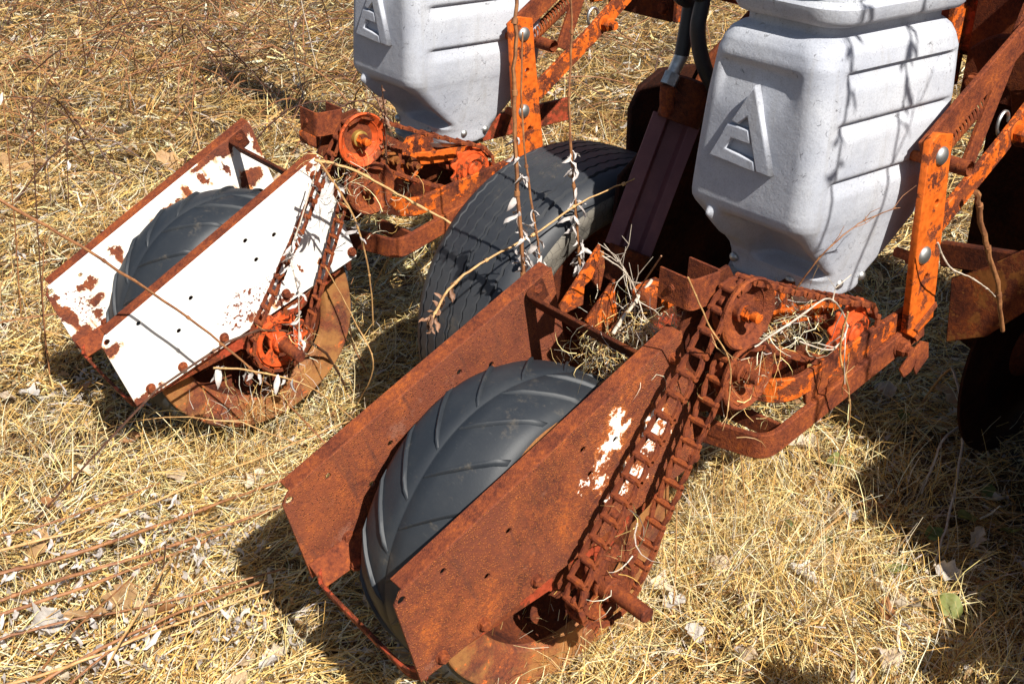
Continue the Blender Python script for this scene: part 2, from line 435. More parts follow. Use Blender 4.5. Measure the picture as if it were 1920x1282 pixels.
# ------------------------------------------------------------------ ribbons (straw, grass) in bulk
STRAW = np.array([(.90, .65, .26), (.86, .55, .17), (.92, .76, .40), (.72, .42, .11), (.50, .29, .11), (.92, .83, .60), (.26, .12, .04), (.62, .56, .50)])
def ribbons(base, az, el, length, width, curl, bend, nseg=3, roll=None, colr=None, grav=0.0, floor=None):
    n = len(base); k = nseg + 1; P = np.zeros((n, k, 3)); P[:, 0] = base
    a = az.copy(); e = el.copy(); step = length / nseg; D = np.zeros((n, k, 3))
    for i in range(k):
        d = np.stack([np.cos(a) * np.cos(e), np.sin(a) * np.cos(e), np.sin(e)], -1); D[:, i] = d
        if i < nseg: P[:, i + 1] = P[:, i] + d * step[:, None]
        a = a + curl; e = e + bend - grav
    if floor is not None:
        P[..., 2] = np.maximum(P[..., 2], gh(P[..., 0], P[..., 1]) + floor)
    side = np.stack([-D[..., 1], D[..., 0], np.zeros_like(D[..., 0])], -1); side /= np.linalg.norm(side, axis=-1, keepdims=True) + 1e-9
    upv = np.cross(side, D); ro = (rng.uniform(-1.2, 1.2, n) if roll is None else roll)[:, None, None]
    s = side * np.cos(ro) + upv * np.sin(ro)
    tap = np.linspace(1, .35, k)[None, :, None] * width[:, None, None] / 2
    V = np.stack([P - s * tap, P + s * tap], 2).reshape(-1, 3)
    b = (np.arange(n) * k * 2)[:, None] + (np.arange(nseg) * 2)[None, :]
    F = np.stack([b, b + 1, b + 3, b + 2], -1).reshape(-1, 4)
    C = np.repeat(colr, k * 2, axis=0)
    return V, F, C
def mesh_np(name, V, F, C=None):
    me = bpy.data.meshes.new(name); nv, nf, k = len(V), len(F), F.shape[1]
    me.vertices.add(nv); me.vertices.foreach_set('co', V.astype(np.float32).ravel())
    me.loops.add(nf * k); me.loops.foreach_set('vertex_index', F.astype(np.int32).ravel())
    me.polygons.add(nf); me.polygons.foreach_set('loop_start', np.arange(0, nf * k, k, dtype=np.int32))
    if C is not None:
        at = me.color_attributes.new('Col', 'FLOAT_COLOR', 'POINT')
        at.data.foreach_set('color', np.concatenate([C, np.ones((nv, 1))], 1).astype(np.float32).ravel())
    me.update(calc_edges=True); return me
def pick(n, w, jit=.16):
    w = np.array(w, float); c = STRAW[rng.choice(len(STRAW), n, p=w / w.sum())]
    return np.clip(c * rng.uniform(1 - jit * 1.6, 1 + jit, (n, 1)) * rng.uniform(.95, 1.05, (n, 3)), 0, .9)
def scatter(n, r0=1.0, r1=8.5, half=.62, pw=1.0):
    """positions on the ground spread about the place, thinning out with distance"""
    h0 = math.atan2(FW[1], FW[0]); th = h0 + rng.uniform(-half, half, n)
    u = rng.uniform(0, 1, n); r = r0 * (r1 / r0) ** (u ** pw)
    return CAM[0] + r * np.cos(th), CAM[1] + r * np.sin(th), r
def vnoise(x, y, f, seed=0):
    return np.sin(f * x * 1.3 + seed) * np.cos(f * y * 1.1 - seed * 2.1) + .5 * np.sin(f * 2.3 * (x + y) + seed * 3.3) * np.cos(f * 2.9 * (x - y) + 1)

# fallen straw: tangled, lying nearly flat
n = 215000
x, y, r = scatter(n, .95, 8.5, .60, .9)
tuft = np.clip(.5 + .45 * vnoise(x, y, 5.5, 3.) + .25 * vnoise(x, y, 14., 5.), 0, 1)
lift = rng.uniform(0, 1, n) ** 1.3 * (.010 + .055 * tuft)
far = r > 3.4
sc = np.clip(r / 2.6, .85, 2.0)
gap = vnoise(x, y, 6.3, 8.) + .6 * vnoise(x, y, 15., 1.)
keep = (gap < .75) | (rng.random(n) < .22)
x, y, r, lift, sc = x[keep], y[keep], r[keep], lift[keep], sc[keep]; n = len(x)
flow = 1.1 + 1.2 * vnoise(x, y, 2.2, 1.); az = flow + 1.3 * vnoise(x, y, 7., 6.) + rng.normal(0, .62, n)
wts_c = pick(n, [6, 5, 5, 3, 1.5, 3.5, 1.2, 1.0])
shade_straw = rng.random(n) < .35                      # low blades in dark brown: shade of the mat's gaps painted in
shade_col = np.array([(.15, .085, .035), (.10, .055, .025), (.22, .13, .055), (.07, .045, .025)])[rng.integers(0, 4, n)] * rng.uniform(.7, 1.2, (n, 1))
wts_c[shade_straw] = shade_col[shade_straw]; lift = np.where(shade_straw, lift * .35, lift + .006); z = gh(x, y) + .002 + lift
# browner and darker thatch in patches and far to the left
pat = vnoise(x, y, 3.1, 4.) + .5 * vnoise(x, y, 9, 2.)
dk = np.clip((pat - .35) * 1.2, 0, 1)[:, None] * .65
wts_c = wts_c * (1 - dk) + wts_c * np.array([.45, .36, .30]) * dk
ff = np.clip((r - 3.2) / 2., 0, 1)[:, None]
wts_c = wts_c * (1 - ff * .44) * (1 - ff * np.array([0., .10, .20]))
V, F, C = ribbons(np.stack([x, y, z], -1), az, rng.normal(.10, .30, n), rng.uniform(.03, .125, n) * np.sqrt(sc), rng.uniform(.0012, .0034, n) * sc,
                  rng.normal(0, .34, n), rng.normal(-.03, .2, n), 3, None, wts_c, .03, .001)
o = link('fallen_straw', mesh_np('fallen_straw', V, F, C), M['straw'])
tag(o, 'tangled mat of dry golden straw covering the ground', 'straw', kind='stuff')
# broader flat blades and shreds
n = 42000
x, y, r = scatter(n, .95, 8.5, .6, .9); z = gh(x, y) + rng.uniform(.004, .03, n); sc = np.clip(r / 2.6, .85, 1.9)
c_ = pick(n, [4, 2, 4, 2, 3, 4, 3, 3])
V, F, C = ribbons(np.stack([x, y, z], -1), rng.uniform(0, 6.28, n), rng.normal(.08, .3, n), rng.uniform(.02, .06, n) * sc, rng.uniform(.0028, .007, n) * sc,
                  rng.normal(0, .35, n), rng.normal(-.05, .3, n), 2, None, c_, .0, .002)
o = link('broad_dry_blades', mesh_np('broad_dry_blades', V, F, C), M['straw'])
tag(o, 'broad shredded blades of dead grass lying among the straw', 'dead grass', kind='stuff')
# rank dead growth farther off: taller, darker, with gaps
n = 42000
x, y, r = scatter(n, 2.6, 8.0, .60, .8)
keep = (vnoise(x, y, 4.2, 2.) + .6 * vnoise(x, y, 11, 3.) > .05) & (x < -1.6); x, y, r = x[keep], y[keep], r[keep]; n = len(x)
c_ = pick(n, [2.5, 3, 1.5, 4, 5, 1.5, 7, 1.5])
V, F, C = ribbons(np.stack([x, y, gh(x, y)], -1), rng.uniform(0, 6.28, n), rng.uniform(.1, 1.2, n), rng.uniform(.06, .20, n), rng.uniform(.0018, .0042, n), rng.normal(0, .2, n), rng.normal(-.2, .25, n), 4, None, c_, .04, .001)
o = link('rank_grass', mesh_np('rank_grass', V, F, C), M['straw'])
tag(o, 'taller matted brown dead growth in the background at upper left', 'grass', kind='stuff')
# standing thin grass
n = 15000
x, y, r = scatter(n, .95, 8.5, .6, .9)
keep = (vnoise(x, y, 2.6, 7.) > -.1)
x, y, r = x[keep], y[keep], r[keep]; n = len(x); z = gh(x, y); sc = np.clip(r / 2.8, .8, 1.6)
c_ = pick(n, [5, 4, 5, 3, 2, 4, 2, .5])
gr = (rng.random(n) < np.where(r > 3.6, .16, .035)); c_[gr] = np.array([.20, .23, .05]) * rng.uniform(.7, 1.2, (gr.sum(), 1))
V, F, C = ribbons(np.stack([x, y, z], -1), rng.uniform(0, 6.28, n), rng.uniform(.35, 1.35, n), rng.uniform(.05, .17, n), rng.uniform(.0010, .0018, n) * sc,
                  rng.normal(0, .15, n), rng.normal(-.22, .15, n), 4, None, c_, .05, .001)
o = link('standing_grass', mesh_np('standing_grass', V, F, C), M['straw'])
tag(o, 'thin bleached grass blades standing and bending over the straw', 'grass', kind='stuff')

# ------------------------------------------------------------------ shared small hardware
def hexbolt(c, ax='x', r=.008, h=.007, shank=0, sr=None):
    """domed or hex head centred on c pointing along +ax"""
    mb = MB(); d = {'x': Vector((1, 0, 0)), '-x': Vector((-1, 0, 0)), 'y': Vector((0, 1, 0)), '-y': Vector((0, -1, 0)), 'z': Vector((0, 0, 1))}[ax]
    c = Vector(c)
    mb.tube([c, c + d * h * .8, c + d * h], [r, r, r * .82], 6)
    mb.tube([c - d * .001, c + d * .0016], [r * 1.25, r * 1.2], 14)
    if shank: mb.tube([c + d * h, c + d * (h + shank)], [sr or r * .55] * 2, 10)
    return mb
def rivet(c, r=.013, h=.006, ax='x'):
    mb = MB(); prof = [(0, r), (h * .35, r * .95), (h * .7, r * .7), (h, r * .3), (h * 1.03, 0.0005)]
    mb.lathe(prof, 16, (0, 0, 0)); q = {'x': Matrix.Identity(3), '-y': Matrix.Rotation(R(-90), 3, 'Z'), '-x': Matrix.Rotation(R(180), 3, 'Z')}[ax]
    mb.v = [tuple(q @ Vector(v) + Vector(c)) for v in mb.v]; return mb

# ------------------------------------------------------------------ press wheel assembly (frame coordinates: x across, y along the plate, z up in the plate)
PW = .287; HUB = (.262, -.246)
NEAR = (Vector((0, 0, .385)), .4365); FAR = (Vector((-1, .016, .348)), .509)
THIRD = (Vector((1, .01, .375)), .45)
HOLES = [(.008, -.013), (.075, -.027), (.125, -.099), (.183, -.060), (.337, -.042), (.333, -.092), (.392, -.075)]
PLATE = [(.012, 0), (.56, 0), (.515, -.25), (-.031, -.166), (-.004, -.012)]
def plate_mesh(x0, holes=HOLES, outline=PLATE, th=.005):
    me = flat_plate([outline] + [circ(h, .0052 if i else .0065, 10) for i, h in enumerate(holes)], th, .0008, lambda a, b, t: (x0 + t, a, b)); return me
def tyre_mesh():
    mb = MB(); cx = -.144
    half = [(.066, .190), (.080, .200), (.089, .216), (.090, .230), (.085, .2415), (.072, .2495), (.050, .2550), (.022, .2582), (.0035, .2590), (.0015, .2572)]
    prof = [(-a, b) for a, b in half] + [(a, b) for a, b in reversed(half)]
    mb.lathe([(cx + a, b) for a, b in prof], 96, (0, HUB[0], HUB[1]))
    def rad(a): 
        a = abs(a)
        for (a1, b1), (a2, b2) in zip(half, half[1:]):
            if a2 <= a <= a1 and b1 >= .230: return b1 + (b2 - b1) * (a1 - a) / (a1 - a2)
        return .259 if a < .01 else .235
    nb = 19
    for k in range(nb):
        for s in (-1, 1):
            th0 = 2 * math.pi * (k + (.0 if s < 0 else .5)) / nb
            rows = []
            for j in range(9):
                q = j / 8; a = s * (.003 + .081 * q); th = th0 + .36 * q ** 1.08; rr = rad(a) - .0006
                hgt = .0064 * (1 if 0 < j < 8 else .3) * (1 if j > 1 else .8); wd = .0034 + .0018 * q
                ring = []
                for (o_, hh) in ((-1.25, 0), (-.7, .85), (0, 1), (.7, .85), (1.25, 0)):
                    tt = th + o_ * wd / rr; r2 = rr + hh * hgt
                    ring.append((cx + a, HUB[0] - r2 * math.cos(tt), HUB[1] + r2 * math.sin(tt)))
                rows.append(ring)
            vs = [p for rg in rows for p in rg]; fs = []
            for j in range(8):
                for i in range(4): fs.append((j * 5 + i, j * 5 + i + 1, (j + 1) * 5 + i + 1, (j + 1) * 5 + i))
            fs.append((0, 1, 2, 3, 4)); fs.append((40, 41, 42, 43, 44)); mb.add(vs, fs)
    return sag(mb.mesh(), cx)
def sag(me, cx, extra=0.):
    # soft, partly collapsed casing: the outer shoulder sags on the upper rear side
    for v in me.vertices:
        dy, dz = v.co.y - HUB[0], v.co.z - HUB[1]; an = math.atan2(dz, -dy); r = math.hypot(dy, dz)
        wob = .0025 * math.sin(3 * an + 1) + .002 * math.sin(5 * an)
        k = max(0, min(1, (v.co.x - cx + .01) / .095)); g = math.exp(-((an - 1.0) / .62) ** 2)
        f = 1 + (wob - (.030 + extra) * k ** 1.5 * g) / max(r, .05)
        v.co.y = HUB[0] + dy * f; v.co.z = HUB[1] + dz * f; v.co.x += .016 * k * g
    return me
def tube_profile(mb, prof, n, c): mb.lathe(prof, n, c)
def sprocket_parts(parent, c, x, r=.056, teeth=14, th=.007, holes=3, dish=True, mat='sprocket_red', shaft=.055):
    out = []
    for k in range(teeth):
        a = 2 * math.pi * k / teeth; d = 2 * math.pi / teeth
        out += [(c[0] + rr * math.cos(a + q * d), c[1] + rr * math.sin(a + q * d)) for rr, q in ((r, -.34), (r + .009, -.17), (r + .012, 0), (r + .009, .17), (r, .34))]
    loops = [out]
    for k in range(holes):
        a0 = 2 * math.pi * k / holes + .5; lp = []
        sp = .62 * math.pi / holes
        for j in range(9): q = a0 - sp + 2 * sp * j / 8; lp.append((c[0] + r * .70 * math.cos(q), c[1] + r * .70 * math.sin(q)))
        for j in range(9): q = a0 + sp * .75 - 1.5 * sp * j / 8; lp.append((c[0] + r * .40 * math.cos(q), c[1] + r * .40 * math.sin(q)))
        loops.append(lp)
    me = flat_plate(loops, th, .0014, lambda a, b, t: (x + t, a, b))
    s = link('sprocket', me, M[mat], parent)
    mb = MB(); mb.lathe([(x + .0035, r * .96), (x + .009, r * .93), (x + .009, r * .80), (x + .0035, r * .76)], 40, (0, c[0], c[1])); mb.build('sprocket_rim', M[mat], s, smooth=40)
    mb = MB(); mb.lathe([(x - .012, .019), (x + .016, .019), (x + .018, .017), (x + .018, .010)], 20, (0, c[0], c[1])); mb.build('hub', M[mat], s, smooth=40)
    mb = MB(); mb.tube([(x - .05, c[0], c[1]), (x + shaft - .002, c[0], c[1]), (x + shaft, c[0], c[1])], [.0122, .0122, .010], 16)
    mb.build('shaft', M['rust_chain'], s, smooth=40)
    return s
mats_plate = {}
def press_wheel(origin, a, right_mat, left_mat, label):
    root = empty('press_wheel_assembly', origin, (a, 0, 0)); tag(root, label, 'press wheel', 'press wheels trailing behind the planter')
    rp = link('side_plate', plate_mesh(0), right_mat, root)
    # bent top lip and lower ledge of each plate
    lp = link('side_plate', plate_mesh(-PW), left_mat, root)
    for x0, own in ((0, rp), (-PW, lp)):
        me = sweep_bar([(x0 - .0125, .016, .0), (x0 - .0125, .558, .0)], .005, .026, up=(.12, 0, 1)); link('lip', me, M['rust'], own)
    me = sweep_bar([(-PW + .019, -.026, -.152), (-PW + .019, .50, -.236)], .005, .044, up=(.62, 0, .78)); link('ledge', me, M['rust'], lp)
    me = sweep_bar([(-.022, .0, -.176), (-.022, .50, -.250)], .005, .038, up=(0, .15, 1)); link('ledge', me, M['red_paint'], rp)
    # cross bars front and rear, with turned tabs
    me = sweep_bar([(-PW + .004, .535, -.020), (-PW + .006, .500, -.020), (-.006, .500, -.020), (-.004, .53, -.020)], .036, .006, up=(0, -.25, 1), rad=.012)
    link('crossbar', me, M['rust_dark'], root)
    me = sweep_bar([(-PW + .006, -.006, -.162), (-PW + .03, -.030, -.166), (-.03, -.034, -.168), (-.006, -.02, -.166)], .030, .006, rad=.012)
    link('crossbar', me, M['red_paint'], root)
    for (u, v) in ((.012, -.155), (.086, -.167), (.186, -.180), (.342, -.200), (.510, -.232), (.530, -.030)):
        hexbolt((.0026, u, v), 'x', .0085, .010).build('bolt', M['rust'], root, smooth=30)
    for (u, v) in ((.52, -.012), (.05, -.150)):
        hexbolt((-PW + .0026, u, v), 'x', .009, .007).build('bolt', M['rust'], root, smooth=30)
    hexbolt((-PW + .045, .03, -.166), 'z', .009, .006).build('bolt', M['rust'], root, smooth=30)
    # bearing arm under the plate
    me = flat_plate([[(.02, -.150), (.50, -.225), (.47, -.262), (.33, -.268), (.28, -.285), (.235, -.280), (.20, -.240), (.03, -.190)], circ(HUB, .012)], .006, .001, lambda p, q, t: (-.014 + t, p, q))
    link('bearing_arm', me, M['red_paint'], root)
    # the wheel
    wh = empty('press_wheel', (0, 0, 0)); wh.parent = root
    ty = link('tyre', tyre_mesh(), M['rubber'], wh, smooth=50)
    mb = MB(); cx = -.144
    mb.lathe([(cx + .085, .2375), (cx + .096, .2365), (cx + .0975, .234), (cx + .0920, .176), (cx + .086, .170), (cx + .080, .168)], 72, (0, HUB[0], HUB[1]))
    mb.lathe([(cx - .030, .128), (cx - .030, .0125)], 48, (0, HUB[0], HUB[1]))
    link('rim', sag(mb.mesh(), cx, .006), M['rim'], wh, smooth=35)
    mb = MB(); mb.lathe([(cx + .080, .1675), (cx + .040, .160), (cx + .020, .14), (cx + .010, .05), (cx + .065, .04), (cx + .065, .012)], 56, (0, HUB[0], HUB[1])); mb.build('rim_well', M['rust_dark'], wh, smooth=35)
    for k in range(5):
        q = 2 * math.pi * k / 5 + .3
        hexbolt((cx + .032, HUB[0] + .09 * math.cos(q), HUB[1] + .09 * math.sin(q)), 'x', .009, .008).build('bolt', M['rust'], wh, smooth=30)
    sprocket_parts(root, HUB, .048, shaft=.088, mat='rust' if right_mat is mR else 'sprocket_red')
    return root
near_white = [(.405, -.052, .018, .030), (.383, -.075, .020, .020), (.357, -.090, .016, .012), (.345, -.118, .012, .016), (.470, -.095, .022, .018), (.452, -.118, .022, .018),
              (.435, -.140, .012, .010), (.395, -.150, .014, .026), (.376, -.170, .010, .008), (.318, -.098, .008, .006), (.415, -.175, .010, .02), (.485, -.13, .012, .02), (.345, -.16, .006, .006)]
far_right_rust = [(.0, -.03, .016, .012), (.555, -.01, .012, .016), (-.02, -.165, .02, .012), (.27, -.205, .03, .012), (.33, -.212, .02, .008), (.255, -.188, .007, .006), (.31, -.195, .010, .008),
                  (.395, -.178, .005, .009), (.44, -.20, .008, .004), (.02, -.17, .02, .005), (.15, -.19, .03, .004), (.53, -.012, .010, .010)]
far_left_rust = [(.50, -.005, .06, .024), (.56, -.06, .02, .06), (.45, -.005, .06, .012), (.49, -.105, .03, .02), (.0, -.06, .010, .08), (-.01, -.14, .035, .02), (.075, -.165, .08, .012), (.30, -.055, .045, .02), (.26, -.07, .03, .018),
                 (.16, -.042, .011, .02), (.165, -.10, .015, .018), (.07, -.055, .020, .012), (.065, -.095, .018, .012), (.405, -.04, .008, .02), (.355, -.035, .010, .016), (.46, -.055, .006, .02),
                 (.05, -.125, .012, .012), (.10, -.13, .010, .02), (.20, -.075, .012, .01)]
mR = mat_plate_rust('rusted_plate_with_paint', near_white); mL = mat_plate_rust('rusted_plate', None)
mWR = mat_plate_white('white_plate', far_right_rust, [(.27, -.16, .10, .06)]); mWL = mat_plate_white('white_plate_rusted', far_left_rust, [(.04, -.10, .05, .08)])
pn = press_wheel(NEAR[0], NEAR[1], mR, mL, 'rusty brown press wheel frame with a black tyre, nearest to the viewer')
pf = press_wheel(FAR[0], FAR[1], mWR, mWL, 'white painted press wheel frame with rust patches and a black tyre')
pt = press_wheel(THIRD[0], THIRD[1], mL, mL, 'fully rusted press wheel frame of the third row, outside the right edge')

# ------------------------------------------------------------------ chains
def tang(c1, r1, s1, c2, r2, s2):
    D = (c2[0] - c1[0], c2[1] - c1[1]); L = math.hypot(*D); k = r1 * s1 - r2 * s2
    th = math.atan2(D[1], D[0]) + math.asin(max(-1, min(1, k / L)))
    Rv = (math.sin(th), -math.cos(th))
    return (c1[0] + r1 * s1 * Rv[0], c1[1] + r1 * s1 * Rv[1]), (c2[0] + r2 * s2 * Rv[0], c2[1] + r2 * s2 * Rv[1])
def chain_path(wheels, sags):
    n = len(wheels); seg = []
    for i in range(n):
        a = wheels[i]; b = wheels[(i + 1) % n]; seg.append(tang(a[0], a[1], a[2], b[0], b[1], b[2]))
    pts = []
    for i in range(n):
        c, r, s = wheels[i]; p0 = seg[i - 1][1]; p1 = seg[i][0]
        a0 = math.atan2(p0[1] - c[1], p0[0] - c[0]); a1 = math.atan2(p1[1] - c[1], p1[0] - c[0])
        d = a1 - a0
        if s > 0:
            while d < 0: d += 2 * math.pi
            if d > 6.0: d = .01
        else:
            while d > 0: d -= 2 * math.pi
            if d < -6.0: d = -.01
        m_ = max(2, int(abs(d) / .08))
        for k in range(m_ + 1): q = a0 + d * k / m_; pts.append((c[0] + r * math.cos(q), c[1] + r * math.sin(q)))
        q0, q1 = seg[i]
        for k in range(1, 40):
            t = k / 40; pts.append((q0[0] + (q1[0] - q0[0]) * t, q0[1] + (q1[1] - q0[1]) * t - sags[i] * 4 * t * (1 - t)))
    return pts
def link_mesh(pitch=.0335, w=.036, h=.010, t=.005, rr=.0054):
    mb = MB()
    for s in (-1, 1):   # tapered side bars
        x1 = s * (w / 2 - t / 2); x0 = s * (w / 2 - t * 1.1)
        vs = []
        for (y, x, hh) in ((-pitch * .5, x1, h * .8), (0, x1, h), (pitch * .34, x0, h * .8), (pitch * .50, x0, h * .55)):
            for a, b in ((-1, -1), (1, -1), (1, 1), (-1, 1)): vs.append((x + a * t / 2, y, b * hh / 2))
        fs = [(3, 2, 1, 0), (12, 13, 14, 15)]
        for i in range(3):
            for k in range(4): k2 = (k + 1) % 4; fs.append((i * 4 + k, i * 4 + k2, i * 4 + 4 + k2, i * 4 + 4 + k))
        mb.add(vs, fs)
    mb.tube([(-w / 2, -pitch * .5, 0), (w / 2, -pitch * .5, 0)], rr, 8)
    # hook that wraps the next bar
    vs = []; prof = [(.33, .0045), (.42, .0062), (.54, .0055), (.60, 0), (.55, -.004), (.47, -.0035), (.5, -.001), (.5, .002), (.42, .0025), (.34, .0005)]
    for x in (-w * .27, w * .27):
        for (y, z) in prof: vs.append((x, y * pitch, z))
    k = len(prof); fs = [tuple(range(k)), tuple(reversed(range(k, 2 * k)))] + [(i, (i + 1) % k, k + (i + 1) % k, k + i) for i in range(k)]
    mb.add(vs, fs); return bevel_mesh(mb.mesh(), .0006, 1, 50)
LINK = link_mesh(); LINK.materials.append(M['rust_chain'])
LINK2 = link_mesh(.0335, .028, .0075, .004, .0044); LINK2.materials.append(M['rust_chain'])
IDL1 = (.570, .657); IDL2 = (.587, .552); FEED = (.860, .537)
def chain(x, drive, dx, label, offx):
    pts = chain_path([(drive, .0625, -1), (IDL1, .046, -1), (FEED, .052, -1), (IDL2, .046, 1)], [0.004, .004, .006, .004])
    P = np.array(pts + [pts[0]]); d = np.hypot(*np.diff(P, axis=0).T); S = np.concatenate([[0], np.cumsum(d)]); tot = S[-1]
    n = int(round(tot / .0335)); root = empty('drive_chain', (x, 0, 0)); tag(root, label, 'chain', 'roller chains driven by the press wheels')
    for i in range(n):
        s0 = tot * i / n; s1 = (s0 + tot / n) % tot
        a = (np.interp(s0, S, P[:, 0]), np.interp(s0, S, P[:, 1])); b = (np.interp(s1, S, P[:, 0]), np.interp(s1, S, P[:, 1]))
        if b == a: continue
        o = bpy.data.objects.new('chain_link', LINK if x == 0 else LINK2); col.objects.link(o); o.parent = root
        an = math.atan2(b[1] - a[1], b[0] - a[0]); cy, cz = (a[0] + b[0]) / 2, (a[1] + b[1]) / 2
        dd = math.hypot(cy - drive[0], cz - drive[1]); k = max(0, min(1, (dd - .1) / .25))
        o.location = (dx * (1 - k) + offx * k + random.uniform(-.0009, .0009), cy, cz)
        o.rotation_euler = (an + random.uniform(-.05, .05), random.uniform(-.02, .02), random.uniform(-.03, .03)); o.rotation_mode = 'XYZ'
        o.scale = (1, (tot / n) / .0335, 1)
    return root
def hub_world(org, a): return (org.y + HUB[0] * math.cos(a) - HUB[1] * math.sin(a), org.z + HUB[0] * math.sin(a) + HUB[1] * math.cos(a))
chain(0, hub_world(*NEAR), .046, 'rusty link chain hanging over the brown press wheel plate', .052)
chain(-1, hub_world(*FAR), .046, 'rusty link chain hanging over the white press wheel plate', .052)
chain(1, hub_world(*THIRD), .046, 'rusty link chain of the third row, outside the right edge', .052)

# ------------------------------------------------------------------ planter row unit
def idler(root, c, mat, x=.050):
    g = empty('idler_pulley', (0, 0, 0)); g.parent = root
    mb = MB()
    mb.lathe([(x - .012, .040), (x - .012, .034), (x + .000, .034), (x - .006, .026), (x - .010, .020), (x - .010, .012)], 40, (0, c[0], c[1]))
    mb.lathe([(x - .014, .030), (x - .014, .041), (x + .012, .041), (x + .014, .055), (x + .019, .056), (x + .022, .053), (x + .014, .044), (x + .003, .034), (x - .003, .028), (x - .003, .016), (x + .002, .014)], 48, (0, c[0], c[1]))
    mb.build('pulley_rim', M[mat], g, smooth=40)
    me = flat_plate([[(c[0] + rr * math.cos(q), c[1] + rr * math.sin(q)) for k in range(12) for rr, q in ((.041, 2 * math.pi * (k - .3) / 12), (.047, 2 * math.pi * (k - .12) / 12), (.047, 2 * math.pi * (k + .12) / 12), (.041, 2 * math.pi * (k + .3) / 12))]],
                    .007, .001, lambda a, b, t: (x - .002 + t, a, b)); link('pulley_teeth', me, M['rust_chain'], g)
    mb = MB(); mb.lathe([(x - .004, .017), (x + .012, .0165), (x + .013, .015), (x + .013, .009)], 20, (0, c[0], c[1])); mb.build('washer', M['rust_chain'] if mat == 'rust' else M['brass'], g, smooth=35)
    mb = MB()
    mb.lathe([(x + .012, .0125), (x + .018, .0125), (x + .018, .011), (x + .021, .011), (x + .021, .0125), (x + .026, .012), (x + .026, .008)], 6, (0, c[0], c[1]))
    mb.lathe([(x + .026, .0085), (x + .038, .0085), (x + .039, .007), (x + .039, .0005)], 14, (0, c[0], c[1]))
    mb.build('bolt', M['orange_patchy'], g, smooth=35)
    mb = MB(); mb.tube([(x - .10, c[0], c[1]), (x - .012, c[0], c[1])], .009, 12); mb.build('spindle', M['rust_dark'], g, smooth=40)

